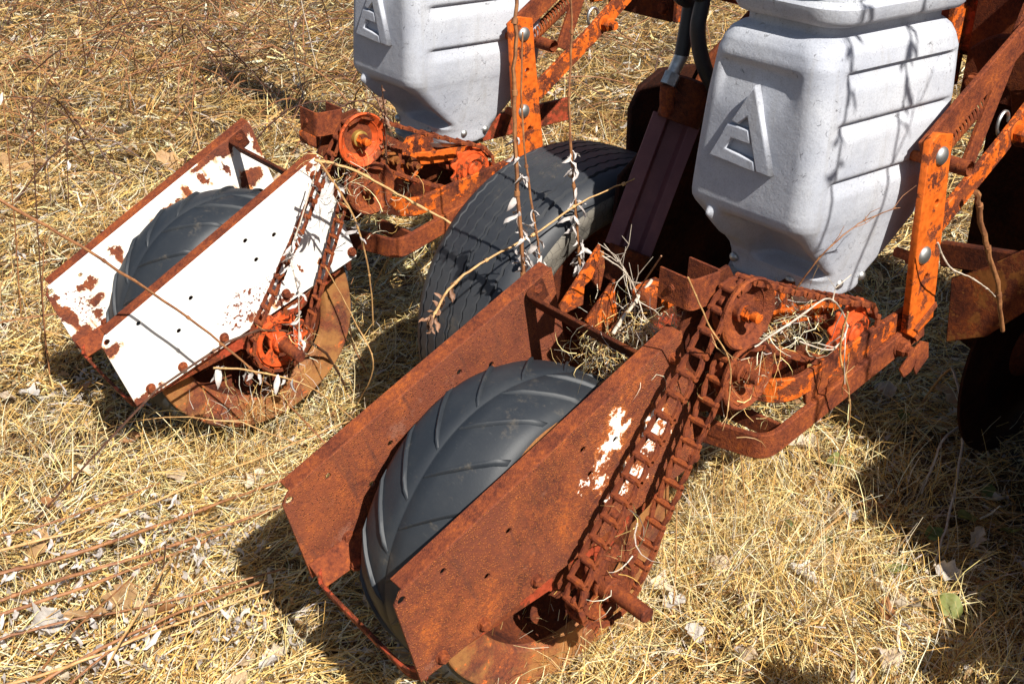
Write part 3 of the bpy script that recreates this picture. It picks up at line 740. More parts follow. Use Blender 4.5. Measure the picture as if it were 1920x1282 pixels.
def row_unit(dx, label, near=True):
    root = empty('planter_row_unit', (dx, 0, 0)); tag(root, label, 'planter frame', 'planter row units')
    idler(root, IDL1, 'rust' if near else 'sprocket_red'); idler(root, IDL2, 'rust')
    # feed sprocket, solid cast dish
    s = sprocket_parts(root, FEED, .047, r=.046, teeth=11, holes=0, mat='sprocket_red', shaft=.012)
    mb = MB(); mb.lathe([(.052, .036), (.062, .033), (.064, .025), (.058, .018), (.064, .012), (.066, .0005)], 32, (0, FEED[0], FEED[1])); mb.build('boss', M['sprocket_red'], s, smooth=50)
    # idler mounting channel: upright plate and the bent U bracket on top
    me = flat_plate([[(.50, .60), (.53, .685), (.60, .70), (.635, .65), (.64, .50), (.60, .455), (.55, .47), (.52, .56)]], .007, .001, lambda a, b, t: (-.004 + t, a, b)); link('bracket_plate', me, M['rust_dark'], root)
    me = sweep_bar([(-.036, .492, .690), (.026, .492, .690), (.026, .552, .690), (-.036, .552, .690)], .048, .004, rad=.010); link('channel_bracket', me, M['rust'], root)
    hexbolt((-.010, .4895, .690), '-y', .0045, .003).build('bolt', M['rust'], root, smooth=30)
    # lower square U strap, upper bowed strap, cross member
    me = sweep_bar([(-.115, .618, .385), (.074, .648, .405), (.078, .985, .500), (.078, 1.03, .512)], .042, .011, rad=.030); link('strap', me, M['rust'], root)
    me = sweep_bar([(-.080, .60, .468), (-.02, .660, .478), (.066, .690, .485), (.066, .985, .532), (.066, 1.02, .540)], .040, .010, rad=.055, nr=10); link('strap', me, M['orange_patchy'], root)
    me = sweep_bar([tuple(un(1340, 738, 'y', .70) - np.array([0, 0, .016])), tuple(un(1476, 800, 'x', .071) - np.array([0, 0, .016]))], .032, .008); link('cross_member', me, M['rust'], root)
    me = sweep_bar([(.066, .74, .462), (.066, 1.0, .535)], .028, .008); link('strap', me, M['rust'], root)
    # upright arm with two big rivets
    me = flat_plate([[(.925, .850), (.945, .862), (.985, .855), (.992, .80), (1.03, .56), (1.035, .53), (.985, .505), (.962, .52), (.940, .69)], circ((.987, .615), .006), circ((.975, .745), .006)], .013, .0015,
                    lambda a, b, t: (.086 + t, a, b)); va = link('upright_arm', me, M['orange_worn'], root)
    rivet((.0925, .962, .824), .0155, .008).build('rivet', M['zinc'], va, smooth=60)
    rivet((.0925, .968, .658), .0155, .008).build('rivet', M['zinc'], va, smooth=60)
    me = sweep_bar([(.092, 1.0, .498), (.092, .985, .52), (.092, 1.035, .555)], .012, .006); link('gusset', me, M['rust'], va)
    for y, z in ((.955, .815), (.962, .650)):   # nut and threaded end on the inner side
        g = hexbolt((.079, y, z), '-x', .0125, .012, .022, .0085); g.build('bolt', M['rust'], root, smooth=30)
    hexbolt((.084, .962, .492), 'x', .0135, .016, .006, .009).build('bolt', M['rust'], root, smooth=30)
    me = flat_plate([[(.95, .46), (.97, .475), (.995, .495), (1.0, .47), (.985, .445), (.965, .44)]], .005, .001, lambda a, b, t: (.098 + t, a, b)); link('tab', me, M['rust'], root)
    me = flat_plate([[(.995, .50), (1.02, .49), (1.03, .46), (1.00, .435), (.99, .45)]], .004, .001, lambda a, b, t: (.10 + t * 1, a, b)); link('tab', me, M['rust'], root)
    # parallel linkage up to the tool bar
    me = sweep_bar([(.070, .945, .825), (.070, 1.45, 1.155)], .045, .010, up=(0, -.5, 1)); link('link_arm', me, M['rust'], root)
    me = sweep_bar([(.070, .99, .665), (.070, 1.18, .795), (.070, 1.45, 1.0)], .040, .010, up=(0, -.5, 1)); link('link_arm', me, M['orange_patchy'], root)
    me = sweep_bar([(-.22, .955, .83), (-.22, 1.45, 1.16)], .045, .010, up=(0, -.5, 1)); link('link_arm', me, M['orange_worn'], root)
    me = sweep_bar([(-.22, .98, .67), (-.22, 1.45, 1.0)], .040, .010, up=(0, -.5, 1)); link('link_arm', me, M['orange_patchy'], root)
    me = sweep_bar([(.060, 1.10, .77), (.058, 1.20, 1.02)], .035, .008, up=(0, 1, 0)); link('brace', me, M['rust'], root)
    mb = MB(); mb.tube([(.03, 1.04, .79), (.10, 1.04, .79)], .013, 14, cap=False); mb.tube([(.10, 1.04, .79), (.03, 1.04, .79)], .010, 14, cap=False)
    mb.build('spacer_tube', M['rust'], root, smooth=40)
    # tension spring with eye
    pts = []
    for k in range(220): q = k / 219; a = q * 2 * math.pi * 15; pts.append((.045 + .013 * math.cos(a), 1.02 + .11 * q, .80 + .07 * q + .013 * math.sin(a)))
    mb = MB(); mb.tube(pts, .0026, 5); mb.build('spring', M['rust_chain'], root, smooth=60)
    pts = [(.06, 1.19 + .016 * math.cos(a), .83 + .02 * math.sin(a)) for a in np.linspace(0, 5.6, 16)]
    mb = MB(); mb.tube(pts, .0032, 6); mb.build('hook', M['zinc'], root, smooth=60)
    hexbolt((.075, 1.215, .815), 'x', .016, .02, .012, .010).build('bolt', M['orange_worn'], root, smooth=30)
    # furrow opener discs and shank under the hopper
    me = sweep_bar([(-.12, .90, .50), (-.13, .95, .40), (-.16, 1.02, .28)], .06, .03, up=(0, 1, 0)); link('shank', me, M['rust_dark'], root)
    me = sweep_bar([(-.235, .70, .50), (-.235, 1.40, .52)], .06, .012); link('frame_rail', me, M['red_paint'], root)
    me = sweep_bar([(-.235, .76, .47), (.02, .80, .47)], .05, .010); link('cross_member', me, M['red_paint'], root)
    # seed meter casting between hopper and chain
    mb = MB(); mb.tube([(-.11, .89, .475), (-.11, .89, .560)], [.075, .085], 28); mb.build('seed_meter', M['rust_dark'], root, smooth=40)
    mb = MB(); mb.tube([(-.108, .889, .560), (-.108, .889, .570)], [.094, .098], 32); mb.build('meter_ring', M['zinc'], root, smooth=40)
    me = sweep_bar([(-.05, .72, .56), (-.03, .80, .55), (.0, .86, .56), (-.02, .93, .55)], .028, .006, rad=.03); link('trip_lever', me, M['orange_worn'], root)
    me = flat_plate([[(.70, .53), (.76, .60), (.84, .61), (.86, .57), (.80, .54), (.76, .50)]], .02, .002, lambda a, b, t: (-.045 + t, a, b)); link('casting', me, M['orange_patchy'], root)
    mb = MB(); mb.tube([(-.02, FEED[0], FEED[1]), (.045, FEED[0], FEED[1])], .013, 14); mb.tube([(-.05, FEED[0], FEED[1]), (-.02, FEED[0], FEED[1])], .026, 8); mb.build('feed_shaft', M['red_paint'], root, smooth=40)
    for k in range(4):
        y, z = ((.66, .60), (.70, .57), (.635, .545), (.75, .55))[k]
        hexbolt((-.02, y, z), 'x', .012, .014, .01).build('bolt', M['brown_plate'], root, smooth=30)
    me = flat_plate([[(.61, .50), (.62, .60), (.68, .63), (.73, .60), (.72, .53), (.66, .49)]], .006, .001, lambda a, b, t: (-.026 + t, a, b)); link('bracket_plate', me, M['rust'], root)
    me = flat_plate([[tuple(un(p_[0], p_[1], 'x', -.10)[1:]) for p_ in ((1258, 533), (1271, 545), (1271, 574), (1240, 590), (1216, 580), (1216, 556), (1232, 543))]], .035, .004, lambda a, b, t: (-.12 + t, a, b)); link('casting', me, M['orange_patchy'], root)
    # covering knives
    for x, pl, mt_ in () if not near else ((-.205, ((1123, 458), (1125, 474), (1108, 521), (1094, 535), (1091, 570), (1068, 581), (1050, 592), (1049, 573)), 'orange_patchy'),
                  (-.175, ((1151, 523), (1151, 553), (1155, 582), (1155, 600), (1134, 645), (1118, 628), (1097, 600)), 'orange_patchy'),
                  (-.215, ((1130, 470), (1132, 500), (1123, 545), (1106, 520)), 'brown_plate')):
        me = flat_plate([[tuple(un(p_[0], p_[1], 'x', x)[1:]) for p_ in pl]], .007, .0012, lambda a, b, t: (x + t, a, b)); link('covering_knife', me, M[mt_], root)
    me = sweep_bar([(-.26, .60, .33), (-.08, .62, .33)], .04, .012); link('knife_bar', me, M['rust_dark'], root)
    return root
row_unit(0, 'rusty orange planter row unit with upright riveted arm and U straps, at the right')
row_unit(-1, 'orange planter row unit behind the big tyre with red idler pulley', near=False)
row_unit(1, 'rusty planter row unit of the third row, outside the right edge')

def boxes():  # unseen boxes added above the tool bar to shade the ground behind
    for k, x0 in enumerate((-.22, .30, .82)):
        root = empty('shade_box', (x0 + .24, 1.75, 1.12)); tag(root, ('added shade-casting box above the tool bar over the near row, out of frame', 'added shade-casting box above the tool bar between the rows, out of frame', 'added shade-casting box above the tool bar over the third row, out of frame')[k], 'box', 'added shade-casting boxes on the tool bar')
        mb = MB(); mb.add([(-.20, -.20, 0), (.20, -.20, 0), (.20, .20, 0), (-.20, .20, 0), (-.25, -.30, .14), (.25, -.30, .14), (.25, .30, .14), (-.25, .30, .14), (-.25, -.30, .38), (.25, -.30, .38), (.25, .30, .38), (-.25, .30, .38)],
                          [(3, 2, 1, 0), (0, 1, 5, 4), (1, 2, 6, 5), (2, 3, 7, 6), (3, 0, 4, 7), (4, 5, 9, 8), (5, 6, 10, 9), (6, 7, 11, 10), (7, 4, 8, 11), (8, 9, 10, 11)])
        me = mb.mesh(); bevel_mesh(me, .008, 2); link('bin', me, M['orange_worn'], root)
        mb = MB(); mb.box((0, -.12, -.05), (.06, .05, .14)); me = mb.mesh(); bevel_mesh(me, .003); link('post', me, M['rust_dark'], root)
boxes()
# ------------------------------------------------------------------ seed hoppers
def hopper(dx, label, lid=True):
    root = empty('seed_hopper', (dx, 0, 0)); tag(root, label, 'hopper', 'grey seed hoppers')
    S = [  # z, x0, x1, y0, y1, corner radius
        (.582, -.198, .008, .820, .955, .050), (.586, -.198, .010, .818, .957, .050), (.612, -.196, .014, .813, .968, .046), (.630, -.194, .018, .806, .980, .040),
        (.642, -.194, .021, .796, .988, .036), (.672, -.196, .028, .768, 1.012, .034), (.700, -.199, .034, .740, 1.034, .034), (.722, -.201, .039, .718, 1.050, .034), (.732, -.200, .042, .710, 1.056, .034),
        (.742, -.1985, .044, .7068, 1.060, .034), (.756, -.197, .046, .7058, 1.062, .034), (.80, -.193, .048, .7050, 1.065, .034), (.90, -.183, .047, .7045, 1.063, .034), (.975, -.172, .044, .7045, 1.060, .036),
        (.993, -.169, .041, .708, 1.056, .042), (1.006, -.162, .034, .716, 1.049, .040), (1.013, -.152, .026, .726, 1.040, .036), (1.016, -.144, .020, .733, 1.034, .03), (1.018, -.142, .019, .735, 1.032, .03), (1.050, -.142, .019, .735, 1.032, .03)]
    zs = []
    for a, b in zip(S, S[1:]):
        k = max(1, int(math.ceil((b[0] - a[0]) / .0045)))
        for i in range(k): zs.append(a[0] + (b[0] - a[0]) * i / k)
    zs.append(S[-1][0])
    A = np.array(S); NX = 44; NY = 60; NC = 8
    def ring(z):
        x0, x1, y0, y1, r = [float(np.interp(z, A[:, 0], A[:, i])) for i in range(1, 6)]
        pts = []
        def arc(cx, cy, a0):
            for k in range(NC): q = a0 + (math.pi / 2) * (k + .5) / NC; pts.append((cx + r * math.cos(q), cy + r * math.sin(q)))
        for k in range(NX + 1): pts.append((x0 + r + (x1 - x0 - 2 * r) * k / NX, y0))
        arc(x1 - r, y0 + r, -math.pi / 2)
        for k in range(NY + 1): pts.append((x1, y0 + r + (y1 - y0 - 2 * r) * k / NY))
        arc(x1 - r, y1 - r, 0)
        for k in range(13): pts.append((x1 - r - (x1 - x0 - 2 * r) * k / 12, y1))
        arc(x0 + r, y1 - r, math.pi / 2)
        for k in range(13): pts.append((x0, y1 - r - (y1 - y0 - 2 * r) * k / 12))
        arc(x0 + r, y0 + r, math.pi)
        return pts
    sm = lambda t: t * t * (3 - 2 * t); cl = lambda t: max(0., min(1., t))
    vs = []; nr = None
    for z in zs:
        rg = ring(z); nr = len(rg)
        for i, (x, y) in enumerate(rg):
            X, Y, Z = x, y, z
            # rear face: sunken name field with a shadowed upper ledge
            if y < .78 and .72 < z < 1.0:
                k = sm(cl((x + .155) / .02)) * sm(cl((.012 - x) / .035)) * sm(cl((.968 - z) / .010)) * sm(cl((z - .88) / .08)); Y += .009 * k
            # rear underside: hollow with a nose above the right half
            if y < .86 and .60 < z < .735:
                k = sm(cl((x + .135) / .045)) * sm(cl((.020 - x) / .035)) * sm(cl((z - .618) / .016)) * sm(cl((.724 - z) / .020)); Y += .042 * k
                g = math.exp(-((x + .142) / .010) ** 2) * sm(cl((z - .640) / .04)) * sm(cl((.732 - z) / .02)); Y -= .024 * g
            # side ribs: stepped grooves
            if x > -.01 and y > .72:
                for zr, ys in ((.806, .735), (.893, .735), (.966, .745)):
                    zz = z - zr; e = sm(cl((y - ys) / .035)) * sm(cl((1.045 - y) / .03))
                    if -.030 < zz < .010: X -= .0085 * e * (sm(cl((.0035 - zz) / .0035)) if zz > 0 else sm(cl((zz + .030) / .030)))
            if x < -.15 and .74 < y < 1.04:
                for zr in (.806, .893, .966):
                    zz = z - zr
                    if -.03 < zz < .004: X += .006 * sm(cl((zz + .03) / .03))
            vs.append((X, Y, Z))
    fs = []
    for j in range(len(zs) - 1):
        for i in range(nr):
            i2 = (i + 1) % nr; fs.append((j * nr + i, j * nr + i2, (j + 1) * nr + i2, (j + 1) * nr + i))
    fs.append(tuple(reversed(range(nr)))); fs.append(tuple((len(zs) - 1) * nr + i for i in range(nr)))
    mb = MB(); mb.add(vs, fs); mb.build('hopper_body', M['hopper'], root, smooth=60)
    # raised emblem
    def q(zx, zy):
        p = un(1200 + zx / 2.289, zy / 2.289, 'y', .700); return (float(p[0]), float(p[2]))
    for lp in ([(503, 366), (566, 757), (506, 738), (470, 502), (430, 532), (398, 515)], [(385, 528), (474, 557), (482, 616), (402, 591), (374, 634), (496, 692), (502, 736), (303, 660)]):
        me = flat_plate([[q(*p) for p in lp]], .015, .0022, lambda a, b, t: (a, .7015 + t, b)); link('emblem', me, M['hopper'], root)
    # bolts round the foot
    for x, y in ((-.165, .8130), (-.045, .8135)):
        rivet((x, y, .606), .0085, .006, '-y').build('bolt', M['zinc'], root, smooth=60)
    for y in (.866, .925):
        rivet((.0125, y, .606), .0085, .006, 'x').build('bolt', M['zinc'], root, smooth=60)
    mb = MB(); mb.tube([(-.102, .888, .572), (-.102, .888, .582)], [.100, .104], 28); mb.build('foot_flange', M['zinc'], root, smooth=40)
    # lid: skirt with stepped rim
    L = [(1.030, .004), (1.034, .016), (1.042, .022), (1.058, .024), (1.062, .020), (1.066, .012), (1.074, .012), (1.082, .020), (1.095, .026), (1.20, .030), (1.23, .022), (1.245, .0)]
    vs = []; n_ = 0
    for z, o_ in L:
        x0, x1, y0, y1, r = -.145 - o_ * .9, .026 + o_, .735 - o_, 1.040 + o_, .030 + o_; pts = []
        for cx, cy, a0 in ((x1 - r, y0 + r, -90), (x1 - r, y1 - r, 0), (x0 + r, y1 - r, 90), (x0 + r, y0 + r, 180)):
            for k in range(9): an = R(a0 + 90 * k / 8); pts.append((cx + r * math.cos(an), cy + r * math.sin(an), z))
        n_ = len(pts); vs += pts
    fs = [(j * n_ + i, j * n_ + (i + 1) % n_, (j + 1) * n_ + (i + 1) % n_, (j + 1) * n_ + i) for j in range(len(L) - 1) for i in range(n_)]
    fs.append(tuple(reversed(range(n_)))); fs.append(tuple((len(L) - 1) * n_ + i for i in range(n_)))
    mb = MB(); mb.add(vs, fs); mb.build('lid', M['hopper'], root, smooth=40)
    return root
h1 = hopper(0, 'grey seed hopper with raised emblem, the nearer one at the right')
h2 = copy_tree(h1); h2.location.x = -1; h2['label'] = 'grey seed hopper with raised emblem, the farther one cut off by the top edge'
h3 = copy_tree(h1); h3.location = (1, .28, 0); bpy.data.objects.remove([c for c in h3.children if c.name.startswith('lid')][0]); h3['label'] = 'grey seed hopper of the third row, outside the right edge'

# ------------------------------------------------------------------ transport wheel
def transport_wheel():
    c = (0, .865, .325); r = .345; cx = -.590
    root = empty('transport_wheel', (cx, c[1], 0)); tag(root, 'big worn black tyre with grey sidewall between the two row units', 'wheel')
    off = (0, 0, c[2])
    tread = []
    half = [(.112, .262), (.124, .285), (.126, .305), (.118, .324), (.100, .3355), (.094, .3375)]
    flat = [(.090, .3385), (.088, .3345), (.085, .3345), (.083, .3405)]
    for g in (.060, .032, .004): flat += [(g + .003, r - (g / .09) ** 2 * .006), (g + .002, r - .005 - (g / .09) ** 2 * .006), (g - .001, r - .005 - (g / .09) ** 2 * .006), (g - .002, r - (g / .09) ** 2 * .006)]
    hp = half + flat; prof = [(-a, b) for a, b in hp] + [(a, b) for a, b in reversed(hp)]
    mb = MB(); mb.lathe(prof, 160, off); me = mb.mesh()
    # zigzag of the tread grooves
    for v in me.vertices:
        dy, dz = v.co.y, v.co.z - c[2]; rr = math.hypot(dy, dz); an = math.atan2(dz, dy)
        if abs(v.co.x) < .092 and rr > .33: v.co.x += .0022 * (1 if int(round(an / (2 * math.pi) * 160)) % 2 else -1)
    ty = link('tyre', me, M['old_rubber'], root, smooth=45)
    mb = MB(); mb.lathe([(.1255, .306), (.128, .300), (.127, .283), (.120, .272), (.116, .255), (.110, .242), (.100, .236)], 120, off); mb.build('sidewall', M['grey_wall'], ty, smooth=40)
    mb = MB(); mb.lathe([(.116, .262), (.106, .238), (.080, .230), (.076, .21), (.03, .19), (.02, .06), (.05, .05), (.05, .01)], 64, off)
    mb.lathe([(-.116, .262), (-.112, .248), (-.02, .22), (-.02, .01)], 64, off); mb.build('rim', M['rust_dark'], root, smooth=35)
    mb = MB(); mb.tube([(-.1, 0, c[2]), (.16, 0, c[2])], .022, 14); mb.build('axle', M['rust_dark'], root, smooth=40)
transport_wheel()

# ------------------------------------------------------------------ tool bar, cylinder, hoses
def toolbar():
    root = empty('toolbar', (-.5, 1.56, .93)); tag(root, 'long square orange-red tool bar running across the top behind the hoppers', 'tool bar')
    mb = MB(); mb.box((.0, 0, 0), (5.2, .14, .16)); me = mb.mesh(); bevel_mesh(me, .01, 2); link('beam', me, M['red_paint'], root)
    for x in (.57, .28, -.43, -.72, 1.57, 1.28):
        mb = MB(); mb.box((x, -.085, .03), (.014, .06, .34)); me = mb.mesh(); bevel_mesh(me, .002); link('link_bracket', me, M['orange_patchy'], root)
    for x in (.42, -.58, 1.42):
        mb = MB(); mb.box((x, -.078, -.02), (.22, .012, .26)); me = mb.mesh(); bevel_mesh(me, .002); link('mounting_plate', me, M['rust_dark'], root)
        for sx in (-.085, .085):
            for sz in (-.12, .08): hexbolt((x + sx, -.084, sz), '-y', .014, .014).build('bolt', M['rust'], root, smooth=30)
toolbar()
def fbar(name, a, b, h, t, mat, parent, up=(0, 0, 1)): return link(name, sweep_bar([a, b], h, t, up=up), mat, parent)

def cylinder():
    a = Vector(un(1180, 470, 'x', -.40)); b = Vector(un(1272, 225, 'x', -.40)); root = empty('hydraulic_cylinder', a)
    tag(root, 'maroon square lift strut leaning between the big tyre and the hopper', 'hydraulic cylinder')
    d = (b - a).normalized(); s = d.cross(Vector((0, 0, 1))).normalized(); s = Vector((.634, .773, 0)).normalized(); f = d.cross(s).normalized(); s = f.cross(d).normalized()
    L = (b - a).length
    # ribbed channel: three facets
    vs = []; prof = [(-.042, .0), (-.042, -.006), (-.018, -.006), (-.012, .012), (.012, .012), (.018, -.006), (.036, -.006), (.036, .0), (.022, .002), (.016, .022), (-.016, .022), (-.022, .002)]
    for t in (0, L):
        for (x, y) in prof: vs.append(d * t + s * x * 1.15 + f * y)
    k = len(prof); fs = [tuple(reversed(range(k))), tuple(range(k, 2 * k))] + [(i, (i + 1) % k, k + (i + 1) % k, k + i) for i in range(k)]
    mb = MB(); mb.add(vs, fs); me = mb.mesh(); bevel_mesh(me, .001, 1, 40); link('barrel', me, M['maroon'], root)
    mb = MB(); mb.tube([d * (L - .005), d * (L + .03), d * (L + .07), d * (L + .075)], [.040, .042, .040, .026], 18)
    mb.build('end_cap', M['rust_dark'], root, smooth=35)
    mb = MB(); mb.tube([-d * .06, d * .003], [.030, .040], 16); mb.build('end_cap', M['rust_dark'], root, smooth=35)
    mb = MB(); mb.tube([d * (L + .03) - s * .01 - f * .03, d * (L + .05) - s * .05 - f * .03], [.012, .012], 6); mb.build('bolt', M['rust_dark'], root, smooth=30)
    p0 = Vector(un(1250, 205, 'x', -.40)) - a; p1 = Vector(un(1252, 160, 'x', -.40)) - a; p2 = Vector(un(1262, 138, 'x', -.40)) - a; p3 = Vector(un(1278, 104, 'x', -.40)) - a
    mb = MB(); mb.tube([d * (L + .03), p0, (p0 + p1) / 2, p1], [.014, .015, .014, .013], 14); mb.build('elbow', M['rust'], root, smooth=60)
    mb = MB(); mb.tube([p1, p2], [.015, .015], 6); mb.build('fitting_nut', M['zinc'], root, smooth=20)
    mb = MB(); mb.tube([p2, p3 - (p3 - p2) * .1, p3], [.0115, .0125, .0135], 16); mb.build('ferrule', M['zinc'], root, smooth=40)
    return a + p3
tip = cylinder()
def hose(pts, label, r=.0135):
    P = [Vector(p) for p in pts]; Q = []
    for i in range(len(P) - 1):
        p0 = P[max(i - 1, 0)]; p1 = P[i]; p2 = P[i + 1]; p3 = P[min(i + 2, len(P) - 1)]
        for k in range(10):
            t = k / 10; Q.append(.5 * ((2 * p1) + (p2 - p0) * t + (2 * p0 - 5 * p1 + 4 * p2 - p3) * t * t + (3 * p1 - p0 - 3 * p2 + p3) * t ** 3))
    Q.append(P[-1]); mb = MB(); mb.tube(Q, r, 14); o = mb.build('hydraulic_hose', M['hose'], None, smooth=60)
    tag(o, label, 'hose')
V3 = lambda px, py, ax, v: un(px, py, ax, v)
hose([tip, V3(1286, 60, 'x', -.40), V3(1294, 10, 'x', -.40), V3(1300, -60, 'x', -.4), (-.42, 1.35, 1.3)], 'black hydraulic hose rising from the silver fitting')
hose([V3(1345, 175, 'x', -.35), V3(1320, 125, 'x', -.35), V3(1308, 60, 'x', -.35), V3(1318, 0, 'x', -.35), V3(1330, -70, 'x', -.35), (-.38, 1.38, 1.3)], 'black hydraulic hose without a fitting, curving down beside the other')

def lift_frame():
    root = empty('lift_frame', (-.45, 1.2, .6)); tag(root, 'rusty lift frame behind the big tyre, its flat plates black for shade', 'frame')
    o = Vector((-.45, 1.2, .6))
    me = flat_plate([[(-.16, -.42), (-.10, .10), (-.02, .22), (.10, .30), (.30, .34), (.32, -.05), (.10, -.46)]], .012, .002, lambda a, b, t: (-.13 + t, a, b)); link('side_plate', me, M['rust_dark'], root)
    me = flat_plate([[(-.20, -.44), (-.05, .05), (.12, .30), (.32, .34), (.32, -.05), (.05, -.46)]], .012, .002, lambda a, b, t: (.12 + t, a, b)); link('side_plate', me, M['rust_dark'], root)
    pp = [un(a_, b_, 'x', -.62) for a_, b_ in ((1165, 420), (1176, 300), (1180, 205), (1200, 160), (1240, 128), (1300, 120), (1400, 200), (1420, 420), (1300, 520))]
    me = flat_plate([[(q[1] - 1.2, q[2] - .6) for q in pp]], .014, .003, lambda a, b, t: (-.17 + t, a, b)); link('side_plate', me, M['shade_black'], root)
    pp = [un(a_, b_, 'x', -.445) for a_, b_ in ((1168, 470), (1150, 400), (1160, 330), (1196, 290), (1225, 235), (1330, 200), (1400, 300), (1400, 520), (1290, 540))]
    me = flat_plate([[(q[1] - 1.2, q[2] - .6) for q in pp]], .010, .003, lambda a, b, t: (.005 + t, a, b)); link('side_plate', me, M['shade_black'], root)  # black plate added for the shade over the tyre's right side
    me = sweep_bar([(.02, .25, .25), (.10, -.08, .60)], .012, .085, up=(0, 1, .6)); link('strap', me, M['brown_plate'], root)
    me = sweep_bar([(-.02, -.30, -.33), (.14, .30, -.02)], .07, .03); link('brace', me, M['rust_dark'], root)
    mb = MB(); mb.box((0, .12, -.10), (.24, .10, .10)); me = mb.mesh(); bevel_mesh(me, .006); link('cross_tube', me, M['red_paint'], root)
lift_frame()
def drive_frame():
    root = empty('support_frame', (.2, 1.5, .5)); tag(root, 'broad rust-orange frame plate in the shade at the right edge', 'frame')
    me = flat_plate([[(-.50, -.46), (-.48, .26), (-.30, .28), (-.26, .62), (-.08, .66), (-.04, .32), (.6, .34), (.6, -.46)]], .012, .002, lambda a, b, t: (.40 + t, a, b)); link('shade_plate', me, M['rust_dark'], root)  # unseen plates added at the right to cast shade on the ground
    me = flat_plate([[(-.02, -.30), (-.02, .40), (.7, .40), (.7, -.30)]], .012, .002, lambda a, b, t: (.90 + t, a, b)); link('shade_plate', me, M['rust_dark'], root)
    me = flat_plate([[(-.40, -.30), (-.42, .30), (-.30, .50), (.5, .56), (.5, -.44), (.0, -.44)]], .012, .002, lambda a, b, t: (a, .165 + t, b)); link('shade_panel', me, M['shade_black'], root)  # black backdrop added to stand for the shade behind the linkage
    for x_, y_ in ((-.20, .10), (.02, .04)):
        mb = MB(); mb.lathe([(-.003, .0005), (-.003, .235), (.003, .235), (.003, .0005)], 56, (x_, y_, -.24)); mb.build('coulter_disc', M['shade_black'], root, smooth=30)
        mb = MB(); mb.lathe([(.003, .06), (.014, .055), (.030, .03), (.034, .0005)], 24, (x_, y_, -.24)); mb.build('coulter_hub', M['rust_dark'], root, smooth=40)
        link('coulter_fork', sweep_bar([(x_ + .03, y_, -.24), (x_ + .03, y_ - .06, .05), (x_ + .02, y_, .35)], .012, .05, up=(0, 1, 0)), M['rust_dark'], root)
    pp = [un(a_, b_, 'y', 1.34) for a_, b_ in ((1776, 640), (1786, 520), (1850, 500), (1915, 470), (1960, 470), (1960, 560), (1850, 630))]
    me = flat_plate([[(q[0] - .2, q[2] - .5) for q in pp]], .010, .002, lambda a, b, t: (a, -.16 + t, b)); link('gusset', me, M['brown_plate'], root)
    me = sweep_bar([(-.30, -.13, .0), (.36, -.13, .12)], .05, .02); link('rail', me, M['rust_dark'], root)
    me = sweep_bar([(-.28, -.16, .38), (-.22, -.20, .42), (-.16, -.20, .38), (-.15, -.16, .26)], .03, .07, up=(0, 1, 0), rad=.05); link('saddle_casting', me, M['rust_dark'], root)
    mb = MB(); mb.box((.02, .0, .39), (.62, .03, .20)); me = mb.mesh(); bevel_mesh(me, .004); link('shade_panel', me, M['shade_black'], root)
drive_frame()
#PART3

# ------------------------------------------------------------------ weeds, reeds, leaves, straw nests
def spline(P, n=6):
    P = [Vector(p) for p in P]; Q = []
    for i in range(len(P) - 1):
        p0 = P[max(i - 1, 0)]; p1 = P[i]; p2 = P[i + 1]; p3 = P[min(i + 2, len(P) - 1)]
        for k in range(n):
            t = k / n; Q.append(.5 * ((2 * p1) + (p2 - p0) * t + (2 * p0 - 5 * p1 + 4 * p2 - p3) * t * t + (3 * p1 - p0 - 3 * p2 + p3) * t ** 3))
    Q.append(P[-1]); return Q
def crumpled(seed, L=.026, W=.008, mat='white_leaf'):
    r = random.Random(seed); mb = MB(); vs = []; n = 6; p = Vector((0, 0, 0)); d = Vector((1, 0, -.4)).normalized(); side = Vector((0, 1, 0))
    for k in range(n + 1):
        q = k / n; w_ = W * math.sin(math.pi * min(1, q * .92 + .08)) * r.uniform(.7, 1.1) + .0006
        up_ = d.cross(side).normalized(); cup = .45 * w_
        vs += [p - side * w_ / 2 + up_ * cup, p.copy(), p + side * w_ / 2 + up_ * cup * r.uniform(.3, 1.2)]
        rot = Euler((r.uniform(-.55, .55), r.uniform(-.5, .6), r.uniform(-.4, .4))).to_matrix(); d = rot @ d; side = (rot @ side); side = (side - d * side.dot(d)).normalized()
        p = p + d * (L / n)
    fs = []
    for k in range(n): b = k * 3; fs += [(b, b + 1, b + 4, b + 3), (b + 1, b + 2, b + 5, b + 4)]
    mb.add(vs, fs); me = mb.mesh(); me.materials.append(M[mat]); me.shade_smooth(); return me
CR = [crumpled(k, .026 + .006 * (k % 3), .008 + .002 * (k % 2)) for k in range(6)]
CRB = [crumpled(k + 20, .018, .006, 'brown_leaf') for k in range(4)]
